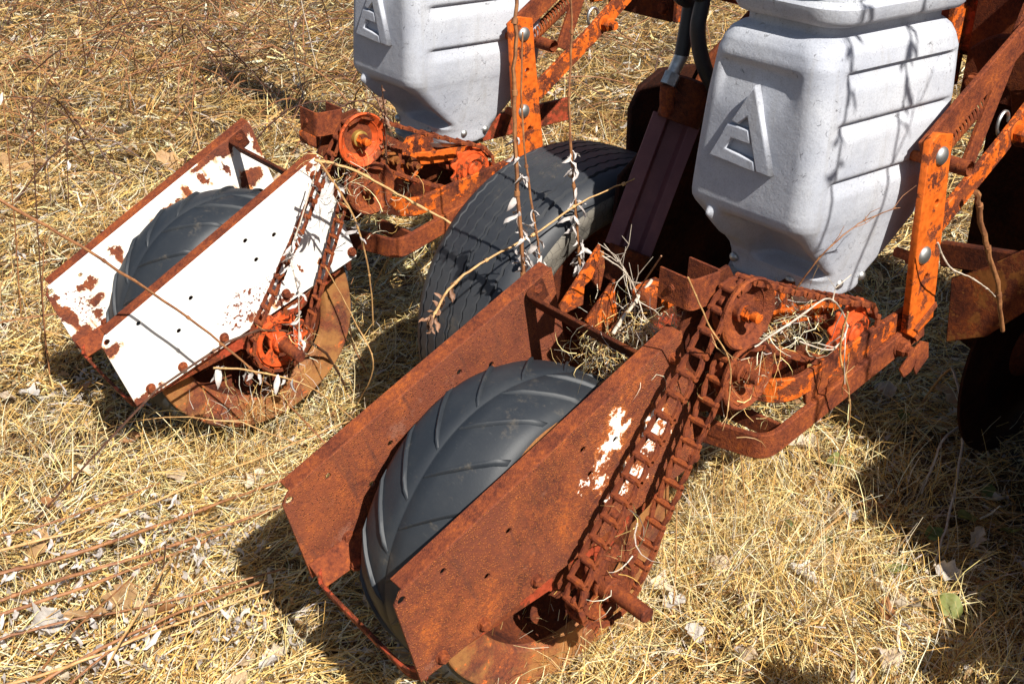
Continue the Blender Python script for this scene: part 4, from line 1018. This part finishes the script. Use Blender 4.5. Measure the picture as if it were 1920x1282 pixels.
def weed(name, pts, r0, r1, mat, label, cat='weed', leaves=0, lr=(0, 1), lm=None, ls=1., twigs=0, group=None, tl=.08):
    Q = spline(pts, 7); n = len(Q)
    Q = [q + Vector((random.gauss(0, r0 * .2), random.gauss(0, r0 * .2), random.gauss(0, r0 * .2))) if 0 < i < n - 1 else q for i, q in enumerate(Q)]
    o0 = Q[0].copy(); mb = MB(); mb.tube([q - o0 for q in Q], [r0 + (r1 - r0) * i / (n - 1) for i in range(n)], 6)
    for k in range(3, n - 2, 6): mb.tube([Q[k] - o0 - (Q[k + 1] - Q[k]).normalized() * r0, Q[k] - o0 + (Q[k + 1] - Q[k]).normalized() * r0], [r0 * 1.25, r0 * 1.2], 6)
    for k in range(twigs):
        i = random.randint(int(n * .3), n - 2); d = (Q[i + 1] - Q[i]).normalized(); v = (d * random.uniform(.4, 1) + Vector((random.gauss(0, .6), random.gauss(0, .6), random.gauss(.1, .5)))).normalized()
        p = Q[i] - o0; L = tl * random.uniform(.5, 1.2); a = p + v * L * .5; b = a + (v + Vector((random.gauss(0, .35), random.gauss(0, .35), random.gauss(0, .35)))).normalized() * L * .5
        mb.tube([p, a, b], [r1 * .9, r1 * .7, r1 * .5], 5)
        if random.random() < .7:
            c = a + (v + Vector((random.gauss(0, .7), random.gauss(0, .7), random.gauss(0, .7)))).normalized() * L * .3; mb.tube([a, c], [r1 * .6, r1 * .4], 4)
    root = empty(name, o0); tag(root, label, cat, group); st = mb.build('stem', M[mat], root, smooth=60)
    for k in range(leaves):
        q = lr[0] + (lr[1] - lr[0]) * random.random(); i = min(n - 1, int(q * (n - 1)))
        o = bpy.data.objects.new('withered_leaf', random.choice(lm or CR)); col.objects.link(o); o.parent = root
        o.location = Q[i] - o0 + Vector((random.gauss(0, .003), random.gauss(0, .003), random.gauss(0, .004)))
        o.rotation_euler = (random.uniform(-.6, .6), random.uniform(.4, 1.6), random.uniform(0, 6.28)); s_ = ls * random.uniform(.7, 1.3); o.scale = (s_, s_, s_)
    return root
U = lambda px, py, ax, v: tuple(un(px, py, ax, v))
# upright stems between the two press wheels
weed('dry_weed', [U(984, 560, 'x', -.40), U(975, 420, 'x', -.40), U(964, 200, 'x', -.40), U(968, 40, 'x', -.40), U(972, -160, 'x', -.40)], .0042, .0030, 'stem_brown', 'thick brown upright weed stem with pale crumpled leaves in front of the big tyre', leaves=34, lr=(.12, .45), ls=.85)
weed('dry_weed', [U(1088, 505, 'x', -.44), U(1080, 400, 'x', -.44), U(1067, 200, 'x', -.44), U(1072, 60, 'x', -.44), U(1066, -140, 'x', -.44)], .0030, .0018, 'stem_brown', 'slim upright weed with white withered leaves, right of the thick stem', leaves=44, lr=(.02, .42), ls=.85)
weed('dry_weed', [U(1020, 580, 'x', -.42), U(1010, 470, 'x', -.42), U(990, 330, 'x', -.42), U(978, 200, 'x', -.42), U(980, 60, 'x', -.42)], .0026, .0014, 'stem_brown', 'thin leaning weed stem just right of the thick stem, with a leaf cluster', leaves=26, lr=(.12, .42), ls=.8)
weed('dry_weed', [U(805, 610, 'x', -.47), U(840, 545, 'x', -.47), U(900, 495, 'x', -.46), U(1000, 440, 'x', -.44), U(1090, 380, 'x', -.43), U(1190, 335, 'x', -.42)], .0028, .0012, 'stem_tan', 'arching brown twig with drooping seed leaves across the big tyre sidewall', leaves=22, lr=(0, .25), lm=CRB, ls=1.2)
weed('dry_weed', [U(590, 300, 'x', -.86), U(660, 318, 'x', -.84), U(760, 372, 'x', -.80), U(860, 425, 'x', -.74), U(950, 470, 'x', -.68), U(1010, 505, 'x', -.64)], .0032, .0020, 'stem_tan', 'long straw-coloured stem slanting from the far idler pulleys across the tyre', leaves=5, lr=(.0, .3), lm=CRB)
weed('dry_weed', [U(600, 305, 'x', -.84), U(660, 400, 'x', -.84), U(690, 500, 'x', -.86), U(700, 610, 'x', -.9)], .0022, .0014, 'stem_tan', 'bowed straw stem drooping beside the far chain', leaves=12, lr=(.1, .5))
weed('dry_weed', [U(600, 295, 'x', -.90), U(562, 420, 'x', -.90), U(545, 480, 'x', -.9), U(560, 560, 'x', -.9), U(560, 690, 'x', -.9)], .0016, .0012, 'stem_pale', 'thin weed with grey leaf clusters hanging between the strands of the far chain', leaves=36, lr=(.3, .95), ls=.8)
weed('dry_weed', [U(-20, 365, 'x', -.92), U(140, 455, 'x', -.90), U(330, 580, 'x', -.88), U(470, 690, 'x', -.86), U(590, 810, 'x', -.84), U(640, 870, 'z', .03)], .0030, .0018, 'stem_brown', 'long brown stalk slanting down across the white press wheel frame')
weed('dry_weed', [U(400, 690, 'x', -.84), U(470, 695, 'x', -.82), U(580, 725, 'x', -.80), U(680, 800, 'x', -.80)], .0020, .0012, 'stem_tan', 'curved straw stem in front of the far wheel rim', leaves=10, lr=(.05, .6))
weed('dry_weed', [U(650, 790, 'z', .03), U(700, 690, 'x', -.8), U(664, 600, 'x', -.82), U(610, 500, 'x', -.84)], .0016, .0010, 'stem_tan', 'slender straw stem leaning against the lower right of the far wheel')
weed('dry_weed', [U(725, 300, 'x', -.92), U(722, 230, 'x', -.92), U(716, 160, 'x', -.92)], .0018, .0012, 'stem_dark', 'dark brown seed head standing in front of the far hopper', leaves=34, lr=(0, 1), lm=CRB, ls=.9)
# twiggy bits on the near unit
weed('branching_twig', [U(1160, 620, 'x', -.14), U(1190, 590, 'x', -.14), U(1178, 520, 'x', -.14), U(1160, 490, 'x', -.14)], .0014, .0009, 'stem_pale', 'pale branching twig in front of the maroon strut', 'twig', twigs=12, tl=.07)
weed('branching_twig', [U(1130, 480, 'x', -.12), U(1180, 520, 'x', -.12), U(1210, 600, 'x', -.10), U(1240, 650, 'x', -.08)], .0012, .0009, 'stem_pale', 'thin crossing twig above the straw nest by the near crossbar', 'twig', twigs=9, tl=.07)
weed('branching_twig', [U(1150, 625, 'x', -.12), U(1180, 580, 'x', -.12), U(1222, 525, 'x', -.12)], .0030, .0026, 'stem_pale', 'short thick straw stub rising from the nest behind the near crossbar', 'twig')
weed('branching_twig', [U(1240, 480, 'x', .04), U(1120, 660, 'x', -.2)], .0012, .0009, 'stem_brown', 'thin reddish twig slanting over the covering knives', 'twig')
weed('dry_weed', [U(1415, 650, 'x', .10), U(1490, 600, 'x', .12), U(1555, 560, 'x', .10), U(1588, 610, 'x', .10), U(1560, 655, 'x', .11), U(1500, 640, 'x', .11)], .0016, .0012, 'stem_pale', 'curly pale stem looping round the near feed sprocket', leaves=0, twigs=5)
weed('dry_weed', [U(1590, 585, 'x', .13), U(1575, 660, 'x', .12), U(1592, 740, 'x', .12), U(1590, 800, 'x', .10), U(1570, 870, 'x', .08)], .0018, .0012, 'stem_tan', 'bent straw stem hanging over the orange straps', twigs=3, tl=.05)
weed('dry_weed', [U(1290, 520, 'x', .09), U(1330, 610, 'x', .09), U(1368, 680, 'x', .10), U(1365, 770, 'x', .10)], .0012, .0009, 'stem_tan', 'fine straw stem in front of the two near idler pulleys', twigs=4, tl=.05)
weed('dry_weed', [U(1480, 560, 'x', .06), U(1540, 480, 'x', .10), U(1610, 420, 'x', .12), U(1680, 390, 'x', .13)], .0013, .0008, 'stem_brown', 'thin brown vine climbing over the corner of the near hopper', twigs=6, tl=.04)
weed('dry_weed', [U(1758, 455, 'x', .13), U(1780, 500, 'x', .14), U(1820, 520, 'x', .15), U(1850, 540, 'x', .16), U(1866, 556, 'x', .16)], .0016, .0010, 'stem_pale', 'pale curled tendril over the dark gap right of the riveted arm')
weed('dry_weed', [U(1830, 360, 'x', .10), U(1845, 440, 'x', .10), U(1870, 540, 'x', .10), U(1880, 620, 'x', .10)], .0050, .0040, 'stem_brown', 'thick brown dead branch hanging behind the linkage at the right edge')
weed('dry_weed', [U(1785, 688, 'z', .16), U(1800, 740, 'z', .14), U(1806, 810, 'z', .10), U(1788, 930, 'z', .06), U(1752, 1060, 'z', .03)], .0034, .0024, 'stem_pale', 'long pale bent stalk lying in the shade at the right')
weed('dry_weed', [U(1802, 798, 'z', .10), U(1768, 825, 'z', .10), U(1750, 870, 'z', .07), U(1728, 925, 'z', .03)], .0030, .0020, 'stem_pale', 'short pale side stalk beside the long one in the shade')
weed('dry_weed', [U(1785, 690, 'z', .16), U(1762, 710, 'z', .12), U(1722, 765, 'z', .03)], .0030, .0024, 'stem_tan', 'tan stub at the top of the long pale stalk in the shade')
weed('dry_weed', [U(1400, 1165, 'z', .04), U(1480, 1085, 'z', .06), U(1530, 1010, 'z', .08), U(1585, 960, 'z', .05)], .0030, .0020, 'stem_tan', 'golden stalk lying over the lit straw mound at lower right')
for k, (a, b) in enumerate([((1270, 860), (1255, 1180)), ((1385, 830), (1395, 990)), ((1530, 810), (1534, 900)), ((1350, 800), (1352, 960)), ((1312, 790), (1300, 900))]):
    g = un(*b, 'z', .02); tpt = un(a[0], a[1], 'x', g[0]); weed('straw_stalk', [tuple(g), tuple((g * 2 + tpt) / 3 + np.array([.004, .004, 0])), tuple(tpt)], .0018, .0012, 'stem_tan', 'thin straw stalk standing in front of the orange U strap', 'stalk', group='straw stalks in front of the U strap')
# tall weeds on the sunny side whose shadows fall on the near hopper
for k, (x, y) in enumerate([(.78, .62), (.80, .74)]):
    weed('tall_weed', [(x, y, 0), (x + .01, y + .01, .6), (x - .01, y, 1.2), (x - .02, y + .02 * k, 1.7), (x - .05, y + .03, 2.0)], .0045, .002, 'stem_brown', 'tall dry weed beside the third row, outside the right edge', leaves=16, lr=(.7, 1), twigs=9, tl=.14, ls=1.3, group='tall weeds outside the right edge')
# reed bundle at lower left
REEDS = [((-30, 1040), (200, 975), (430, 880), (690, 775), .0036), ((-30, 1082), (150, 1035), (350, 965), (570, 885), .0048), ((-30, 1135), (130, 1080), (300, 1030), (525, 950), .0044), ((-30, 1160), (130, 1110), (280, 1055), (420, 1000), .0040),
         ((-30, 1205), (120, 1165), (300, 1130), (535, 1065), .0030), ((40, 1300), (190, 1215), (330, 1150), (500, 1085), .0040), ((-10, 1290), (150, 1240), (300, 1180), (530, 1098), .0034), ((110, 1300), (180, 1240), (240, 1200), (330, 1160), .0026),
         ((-30, 1010), (80, 985), (180, 950), (300, 905), .0026)]
NM = ['uppermost long reed reaching up to the near frame', 'thickest long reed of the bundle at lower left', 'long reed whose tip ends at the corner of the near frame', 'middle reed of the bundle at lower left', 'reed running below the near frame shadow', 'lower reed slanting up from the bottom edge', 'pale ended reed below the frame shadow', 'short dark reed at the bottom edge', 'short thin reed at the upper left of the bundle']
for k, (a, b, c, d, r) in enumerate(REEDS):
    P = [tuple(un(q[0], q[1], 'z', z)) for q, z in zip((a, b, c, d), (.05, .065, .06, .05))]
    weed('dry_reed', P, r * .8, r * .55, 'stem_tan' if k in (0, 6) else 'stem_brown', NM[k], 'reed', leaves=9, lr=(.1, .8), group=None)
# dark upright bare stems at the left and top
BARE = [((40, 600), (22, 350), (2, 150)), ((88, 690), (70, 420), (60, 190)), ((95, 720), (80, 560), (84, 440)), ((130, 400), (126, 300), (128, 210)), ((158, 660), (165, 560), (148, 470)), ((595, 130), (560, -20), (545, -120)), ((572, 200), (548, 80), (532, -10)), ((590, 300), (500, 170), (380, 20)),
        ((20, 960), (100, 1000), (170, 1080)), ((115, 880), (95, 960), (98, 1040)), ((610, 640), (602, 520), (608, 400)), ((370, 280), (376, 200), (392, 140)), ((60, 1282), (130, 1190), (250, 1080)), ((250, 1170), (300, 1090), (310, 1020)), ((690, 700), (660, 640), (655, 560))]
for k, (a, b, c) in enumerate(BARE):
    g = un(*a, 'z', .0); nrm = math.hypot(FW[0], FW[1])
    def up_at(q):   # a point of the vertical plane through the foot that faces the viewer
        v = RX * (q[0] - 960) / FPX - UP * (q[1] - 641) / FPX + FW; n_ = np.array([FW[0], FW[1], 0]); t = ((g - CAM) @ n_) / (v @ n_); return tuple(CAM + t * v)
    weed('bare_stem', [tuple(g), up_at(b), up_at(c)], .0020 if k not in (5, 6) else .003, .0012, 'stem_pale' if k in (5, 6) else ('stem_dark' if k % 2 else 'stem_brown'), ('tall bare stem near the left edge, reaching high', 'bare stem left of the white frame, second from the edge', 'short bare stem beside the second one at the left', 'short dark stem high up near the left edge', 'bent dark stem just outside the rear corner of the white frame',
      'pale tall stem leaving through the top edge beside the far hopper', 'pale thin stem left of the tall pale one at the top', 'long dark stem slanting up from the white plate top', 'low dark stem lying at the lower left', 'short upright brown stem above the reeds', 'dark stem beside the far chain', 'short stem above the white frame corner',
      'brown stem slanting at the very bottom left', 'dark stub rising among the reeds', 'thin stem right of the far wheel')[k], 'weed', twigs=3, tl=.07, leaves=3 if k % 3 == 0 else 0, group='bare weed stems in the straw')

# arching bramble tangle in the upper left, too dense to count
def arcs(n, centre, spread, seg=12, rs=1., hs=1.):
    mb = MB()
    for k in range(n):
        x = centre[0] + random.gauss(0, spread[0]); y = centre[1] + random.gauss(0, spread[1]); z0 = float(gh(np.array(x), np.array(y)))
        a = random.uniform(0, 6.28); L = random.uniform(.3, 1.0); H = hs * random.uniform(.03, .22); r = rs * random.uniform(.0012, .0026); P = []
        bend = random.gauss(0, .6)
        for i in range(seg + 1):
            t = i / seg; an = a + bend * t; P.append((x + math.cos(an) * L * t, y + math.sin(an) * L * t, z0 + .01 + H * math.sin(math.pi * min(1, t * 1.05)) + random.gauss(0, .003)))
        mb.tube(P, [r * (1 - .5 * i / seg) for i in range(seg + 1)], 5)
    return mb
tag(arcs(240, (-4.3, 1.9), (1.0, 1.1), rs=1.5).build('bramble_tangle', M['stem_brown'], None, smooth=60), 'tangle of thin brown arching stems in the upper left corner', 'brambles', kind='stuff')
tag(arcs(70, (-2.2, .4), (1.2, .9)).build('fallen_stems', M['stem_tan'], None, smooth=60), 'thin fallen stems scattered over the straw at the left', 'stems', kind='stuff')
tag(arcs(60, (-3.6, 3.6), (1.2, 1.4)).build('fallen_stems', M['stem_tan'], None, smooth=60), 'thin fallen stems scattered over the straw beyond the tool bar', 'stems', kind='stuff')
tag(arcs(130, (-4.0, 1.7), (1.1, 1.), rs=1.5, hs=1.7).build('dead_brush', M['stem_dark'], None, smooth=60), 'dark dead brush stems in the upper left', 'brush', kind='stuff')

# withered pale leaf fragments on the ground
def frag(centres, n, sp, colr, name, label, L=(.012, .030), W=(.004, .011)):
    P = []
    for (px, py, k, s_) in centres:
        g = un(px, py, 'z', .035)
        for i in range(int(n * k)): P.append((g[0] + random.gauss(0, sp * s_), g[1] + random.gauss(0, sp * s_), 0))
    P = np.array(P); m_ = len(P); P[:, 2] = gh(P[:, 0], P[:, 1]) + rng.uniform(.03, .062, m_)
    c = np.array(colr)[rng.integers(0, len(colr), m_)] * rng.uniform(.75, 1.1, (m_, 1))
    V, F, C = ribbons(P, rng.uniform(0, 6.28, m_), rng.normal(.1, .5, m_), rng.uniform(*L, m_), rng.uniform(*W, m_), rng.normal(0, .6, m_), rng.normal(0, .6, m_), 4, None, c, 0, .004)
    o = link(name, mesh_np(name, V, F, C), M['leaf']); tag(o, label, 'leaf litter', kind='stuff')
PALE = [(.62, .58, .56), (.70, .66, .63), (.50, .46, .45), (.55, .50, .46)]
frag([(280, 980, 1.2, 1), (120, 950, 1, 1), (390, 1040, 1.5, 1), (330, 1000, 1.2, 1), (110, 1080, 1.2, 1), (420, 1160, 1.5, 1), (60, 1150, 1.2, 1), (80, 1230, 1.5, 1.2), (460, 1000, .8, 1), (440, 1200, .9, 1), (180, 1060, 1, 1), (200, 710, 1, .8), (150, 740, .8, .8), (330, 735, .8, .8), (250, 1180, .8, 1)], 26, .045, PALE,
     'withered_leaf_litter', 'pale grey crumpled leaf scraps strewn over the straw at lower left')
frag([(760, 400, 1, .6), (715, 390, 1.2, .6), (730, 420, 1, .6)], 1, .03, PALE, 'withered_leaf_litter', 'few pale leaf scraps under the far row unit')
fx, fy, fr_ = scatter(5200, 1.0, 8., .6, .8); kk = vnoise(fx, fy, 4., 9.) > .1; fx, fy, fr_ = fx[kk], fy[kk], fr_[kk]; m_ = len(fx)
c = np.array([(.60, .52, .42), (.66, .60, .55), (.45, .27, .13), (.36, .18, .08), (.62, .42, .22), (.55, .50, .48)])[rng.integers(0, 6, m_)] * rng.uniform(.7, 1.1, (m_, 1))
V, F, C = ribbons(np.stack([fx, fy, gh(fx, fy) + rng.uniform(.02, .045, m_)], -1), rng.uniform(0, 6.28, m_), rng.normal(.1, .4, m_), rng.uniform(.015, .04, m_) * np.clip(fr_ / 3, .8, 1.7), rng.uniform(.008, .020, m_) * np.clip(fr_ / 3, .8, 1.7), rng.normal(0, .4, m_), rng.normal(0, .5, m_), 4, rng.uniform(-.5, .5, m_), c, 0, .004)
tag(link('shredded_leaf_litter', mesh_np('shredded_leaf_litter', V, F, C), M['leaf']), 'shredded brown and buff leaf pieces mixed through the straw', 'leaf litter', kind='stuff')

# whole dry leaves
def leafmesh(seed, L, W, c, lobes=0):
    r = random.Random(seed); nu, nv = 9, 6; V = []; C = []
    c1, c2 = r.uniform(-.5, .9), r.uniform(-.9, .5)
    for i in range(nu + 1):
        u = i / nu; w_ = W * (math.sin(math.pi * min(1, u * .96 + .02)) ** .7) * (1 + lobes * .3 * math.sin(u * 17)) + .0004
        for j in range(nv + 1):
            v = j / nv * 2 - 1; x = (u - .5) * L; y = v * w_ / 2
            z = c1 * y * y / W * 1.6 + c2 * (x * x / L) * .9 + .0035 * math.sin(9 * u + 4 * v + seed) + (.002 * (abs(v) ** .5) if True else 0) + r.uniform(-.0008, .0008)
            V.append((x, y, z)); k = .8 + .25 * abs(v) + r.uniform(-.08, .08); C.append([q * k for q in c])
    F = [(i * (nv + 1) + j, (i + 1) * (nv + 1) + j, (i + 1) * (nv + 1) + j + 1, i * (nv + 1) + j + 1) for i in range(nu) for j in range(nv)]
    me = mesh_np('leaf', np.array(V), np.array(F), np.array(C)); me.materials.append(M['leaf']); me.shade_smooth(); return me
LM = [leafmesh(1, .075, .045, (.62, .45, .27)), leafmesh(2, .06, .032, (.70, .60, .46), 1), leafmesh(3, .09, .05, (.55, .33, .16), 1), leafmesh(4, .05, .036, (.66, .52, .38)), leafmesh(5, .07, .03, (.42, .19, .08)), leafmesh(6, .055, .04, (.68, .64, .60), 1)]
GRN = [leafmesh(11, .045, .040, (.22, .26, .07)), leafmesh(12, .035, .030, (.12, .19, .05))]
def putleaf(px, py, me, label, s=1., grp=None, z=.045, name='dry_leaf', cat='leaf'):
    g = un(px, py, 'z', .03); zz = float(gh(np.array(g[0]), np.array(g[1]))) + z
    o = bpy.data.objects.new(name, me); col.objects.link(o); o.location = (g[0], g[1], zz); o.rotation_euler = (random.gauss(0, .35), random.gauss(0, .35), random.uniform(0, 6.28)); o.scale = (s, s, s)
    tag(o, label, cat, grp)
UNIQ = [((25, 300), 2, 1.8, 'large buff leaf lying at the left edge'), ((330, 885), 3, 1.1, 'pale curled leaf on the straw below the far wheel'), ((225, 240), 1, 1.3, 'white dried leaf left of the far frame'), ((232, 1138), 2, 1.1, 'orange brown leaf among the reeds at lower left'), ((90, 1175), 5, 1.5, 'big whitish leaf at the lower left'),
        ((1228, 1140), 1, 1.2, 'cream leaf below the near sprocket'), ((1690, 1160), 1, 1.1, 'white leaf on the edge of the shade at lower right'), ((1545, 1065), 0, .9, 'tan leaf on the lit straw mound'), ((1655, 1175), 4, .9, 'yellow brown leaf beside the white leaf at lower right'), ((1660, 745), 3, 1.2, 'curled buff leaf under the orange strap'),
        ((1500, 1105), 5, 1., 'folded pale leaf low on the lit mound'), ((480, 900), 1, .9, 'small cream leaf between the two wheels'), ((1500, 830), 1, 1.3, 'pale leaf in the gap inside the U strap'), ((1020, 1105), 5, 1.2, 'white crumpled leaf in the dark below the near plate'), ((1390, 1260), 3, .9, 'tan leaf at the bottom edge'), ((1780, 1070), 5, .9, 'grey leaf lying in the deep shade')]
for (p, k, s, lb) in UNIQ: putleaf(p[0], p[1], LM[k], lb, s)
for (p, k, s) in [((1680, 1072), 0, 1.0), ((1568, 868), 0, .9), ((1550, 1020), 1, .8), ((1810, 980), 0, 1.), ((1750, 1010), 1, 1.1), ((1850, 930), 1, 1.), ((1780, 1140), 0, 1.1), ((1475, 1065), 1, .8), ((1690, 800), 1, .9), ((1895, 1000), 0, 1.), ((1480, 990), 1, .9)]:
    putleaf(p[0], p[1], GRN[k], 'small rounded green leaf growing near the shaded ground at right', s, 'small green leaves at the right', .05, 'green_leaf')
random.seed(5)
for k in range(130):
    px = random.uniform(-60, 1960); py = random.uniform(-20, 1300)
    if un(px, py, 'z', .03)[0] < -6: continue
    d = np.linalg.norm(un(px, py, 'z', .03) - CAM)
    li = random.randrange(6); CW = ('tan', 'cream', 'russet', 'buff', 'dark brown', 'whitish')[li]
    zone = ('in the upper left corner' if px < 330 and py < 330 else 'above the white wheel frame' if px < 700 and py < 420 else 'at the left of the white wheel frame' if px < 260 and py < 760 else 'between the two wheel frames' if px < 700 and py < 940 else
            'at the bottom left' if px < 700 else 'beyond the tool bar' if py < 400 else 'under the machine' if px < 1250 and py < 900 else 'along the right edge' if px > 1600 else 'below the near chain')
    putleaf(px, py, LM[li], 'loose curled %s leaf on the straw %s' % (CW, zone), random.uniform(.5, .95) * min(1.5, d / 2.2), 'loose %s leaves %s' % (CW, zone))

# nests of fine straw caught in the machine
def nest(c, sz, n, label, L=(.03, .09), dens=None, w=(.0008, .0018)):
    P = np.array(c) + rng.normal(0, 1, (n, 3)) * np.array(sz)
    V, F, C = ribbons(P, rng.uniform(0, 6.28, n), rng.normal(0, .5, n), rng.uniform(*L, n), rng.uniform(*w, n), rng.normal(0, .55, n), rng.normal(0, .35, n), 5, None, pick(n, [4, 2, 4, 1, 3, 5, 1.5, 3]), 0, None)
    tag(link('straw_nest', mesh_np('straw_nest', V, F, C), M['straw']), label, 'straw', kind='stuff')
nest(U(1215, 635, 'x', -.10), (.045, .05, .016), 420, 'nest of fine pale straw caught behind the near crossbar')
nest(U(1130, 680, 'x', -.16), (.03, .03, .02), 220, 'small straw nest behind the near tyre')
nest(U(1470, 610, 'x', .0), (.025, .05, .014), 170, 'straw caught between the two near chain runs')
nest(U(1440, 640, 'x', .06), (.012, .03, .02), 45, 'loose straw hanging over the near chain')
nest(U(1390, 720, 'x', .05), (.02, .03, .03), 60, 'straw wisps under the lower near idler pulley')
nest(U(470, 760, 'x', -.98), (.03, .05, .03), 90, 'dry grass tuft in front of the far wheel rim', L=(.05, .13))
nest(U(560, 650, 'x', -.93), (.008, .025, .04), 60, 'wisps of straw caught on the far sprocket')
nest(U(1150, 1080, 'x', .06), (.010, .02, .03), 22, 'wisps of straw caught on the near sprocket', L=(.05, .11))
nest(U(1180, 1010, 'x', .05), (.006, .012, .03), 12, 'pale straw blades leaning on the near sprocket', L=(.06, .12), w=(.0015, .0028))
nest(U(700, 380, 'x', -.93), (.02, .05, .03), 55, 'dead leaves and straw tangled on the far idler pulleys')
nest(U(640, 330, 'x', -.93), (.015, .03, .025), 60, 'straw and twigs tangled on top of the white plate')

# grass tufts leaning on the machine
def tuft(centres, n, label, L=(.08, .2)):
    P = []
    for (px, py, s_) in centres:
        g = un(px, py, 'z', .02); P += [(g[0] + random.gauss(0, s_), g[1] + random.gauss(0, s_), 0) for _ in range(n)]
    P = np.array(P); m_ = len(P); P[:, 2] = gh(P[:, 0], P[:, 1])
    V, F, C = ribbons(P, rng.uniform(0, 6.28, m_), rng.uniform(.5, 1.45, m_), rng.uniform(*L, m_), rng.uniform(.0012, .0024, m_), rng.normal(0, .12, m_), rng.normal(-.16, .14, m_), 5, None, pick(m_, [5, 3, 5, 2, 2, 5, 1, .5]), .06, .002)
    tag(link('grass_tufts', mesh_np('grass_tufts', V, F, C), M['straw']), label, 'grass', kind='stuff')
tuft([(1450, 1000, .07), (1400, 950, .06), (1350, 1010, .06), (1500, 940, .06), (1300, 1100, .06), (1250, 1180, .07), (1420, 1150, .08), (1550, 1030, .06), (1080, 1210, .05), (1150, 1230, .07), (1480, 1080, .06), (1310, 960, .04), (1010, 1240, .05), (960, 1250, .04), (1050, 1200, .04), (930, 1290, .04), (1120, 1180, .04)], 140, 'tufts of golden dead grass heaped in front of the near wheel and chain')
tuft([(450, 830, .05), (400, 850, .05), (500, 820, .05), (600, 760, .05), (680, 720, .05), (700, 640, .05), (330, 860, .06), (560, 860, .07)], 90, 'tufts of bleached grass round the far wheel')
tuft([(180, 640, .08), (80, 840, .08), (60, 620, .08), (150, 900, .08), (300, 900, .1), (520, 940, .1), (420, 940, .1), (640, 880, .08)], 60, 'loose grass tufts in the straw at the left')
tuft([(1600, 950, .07), (1700, 900, .08), (1650, 820, .08), (1800, 1100, .08), (1750, 1200, .08), (1620, 1150, .07), (1850, 850, .1), (1700, 1240, .08)], 55, 'thin grass standing in the shade at the right')
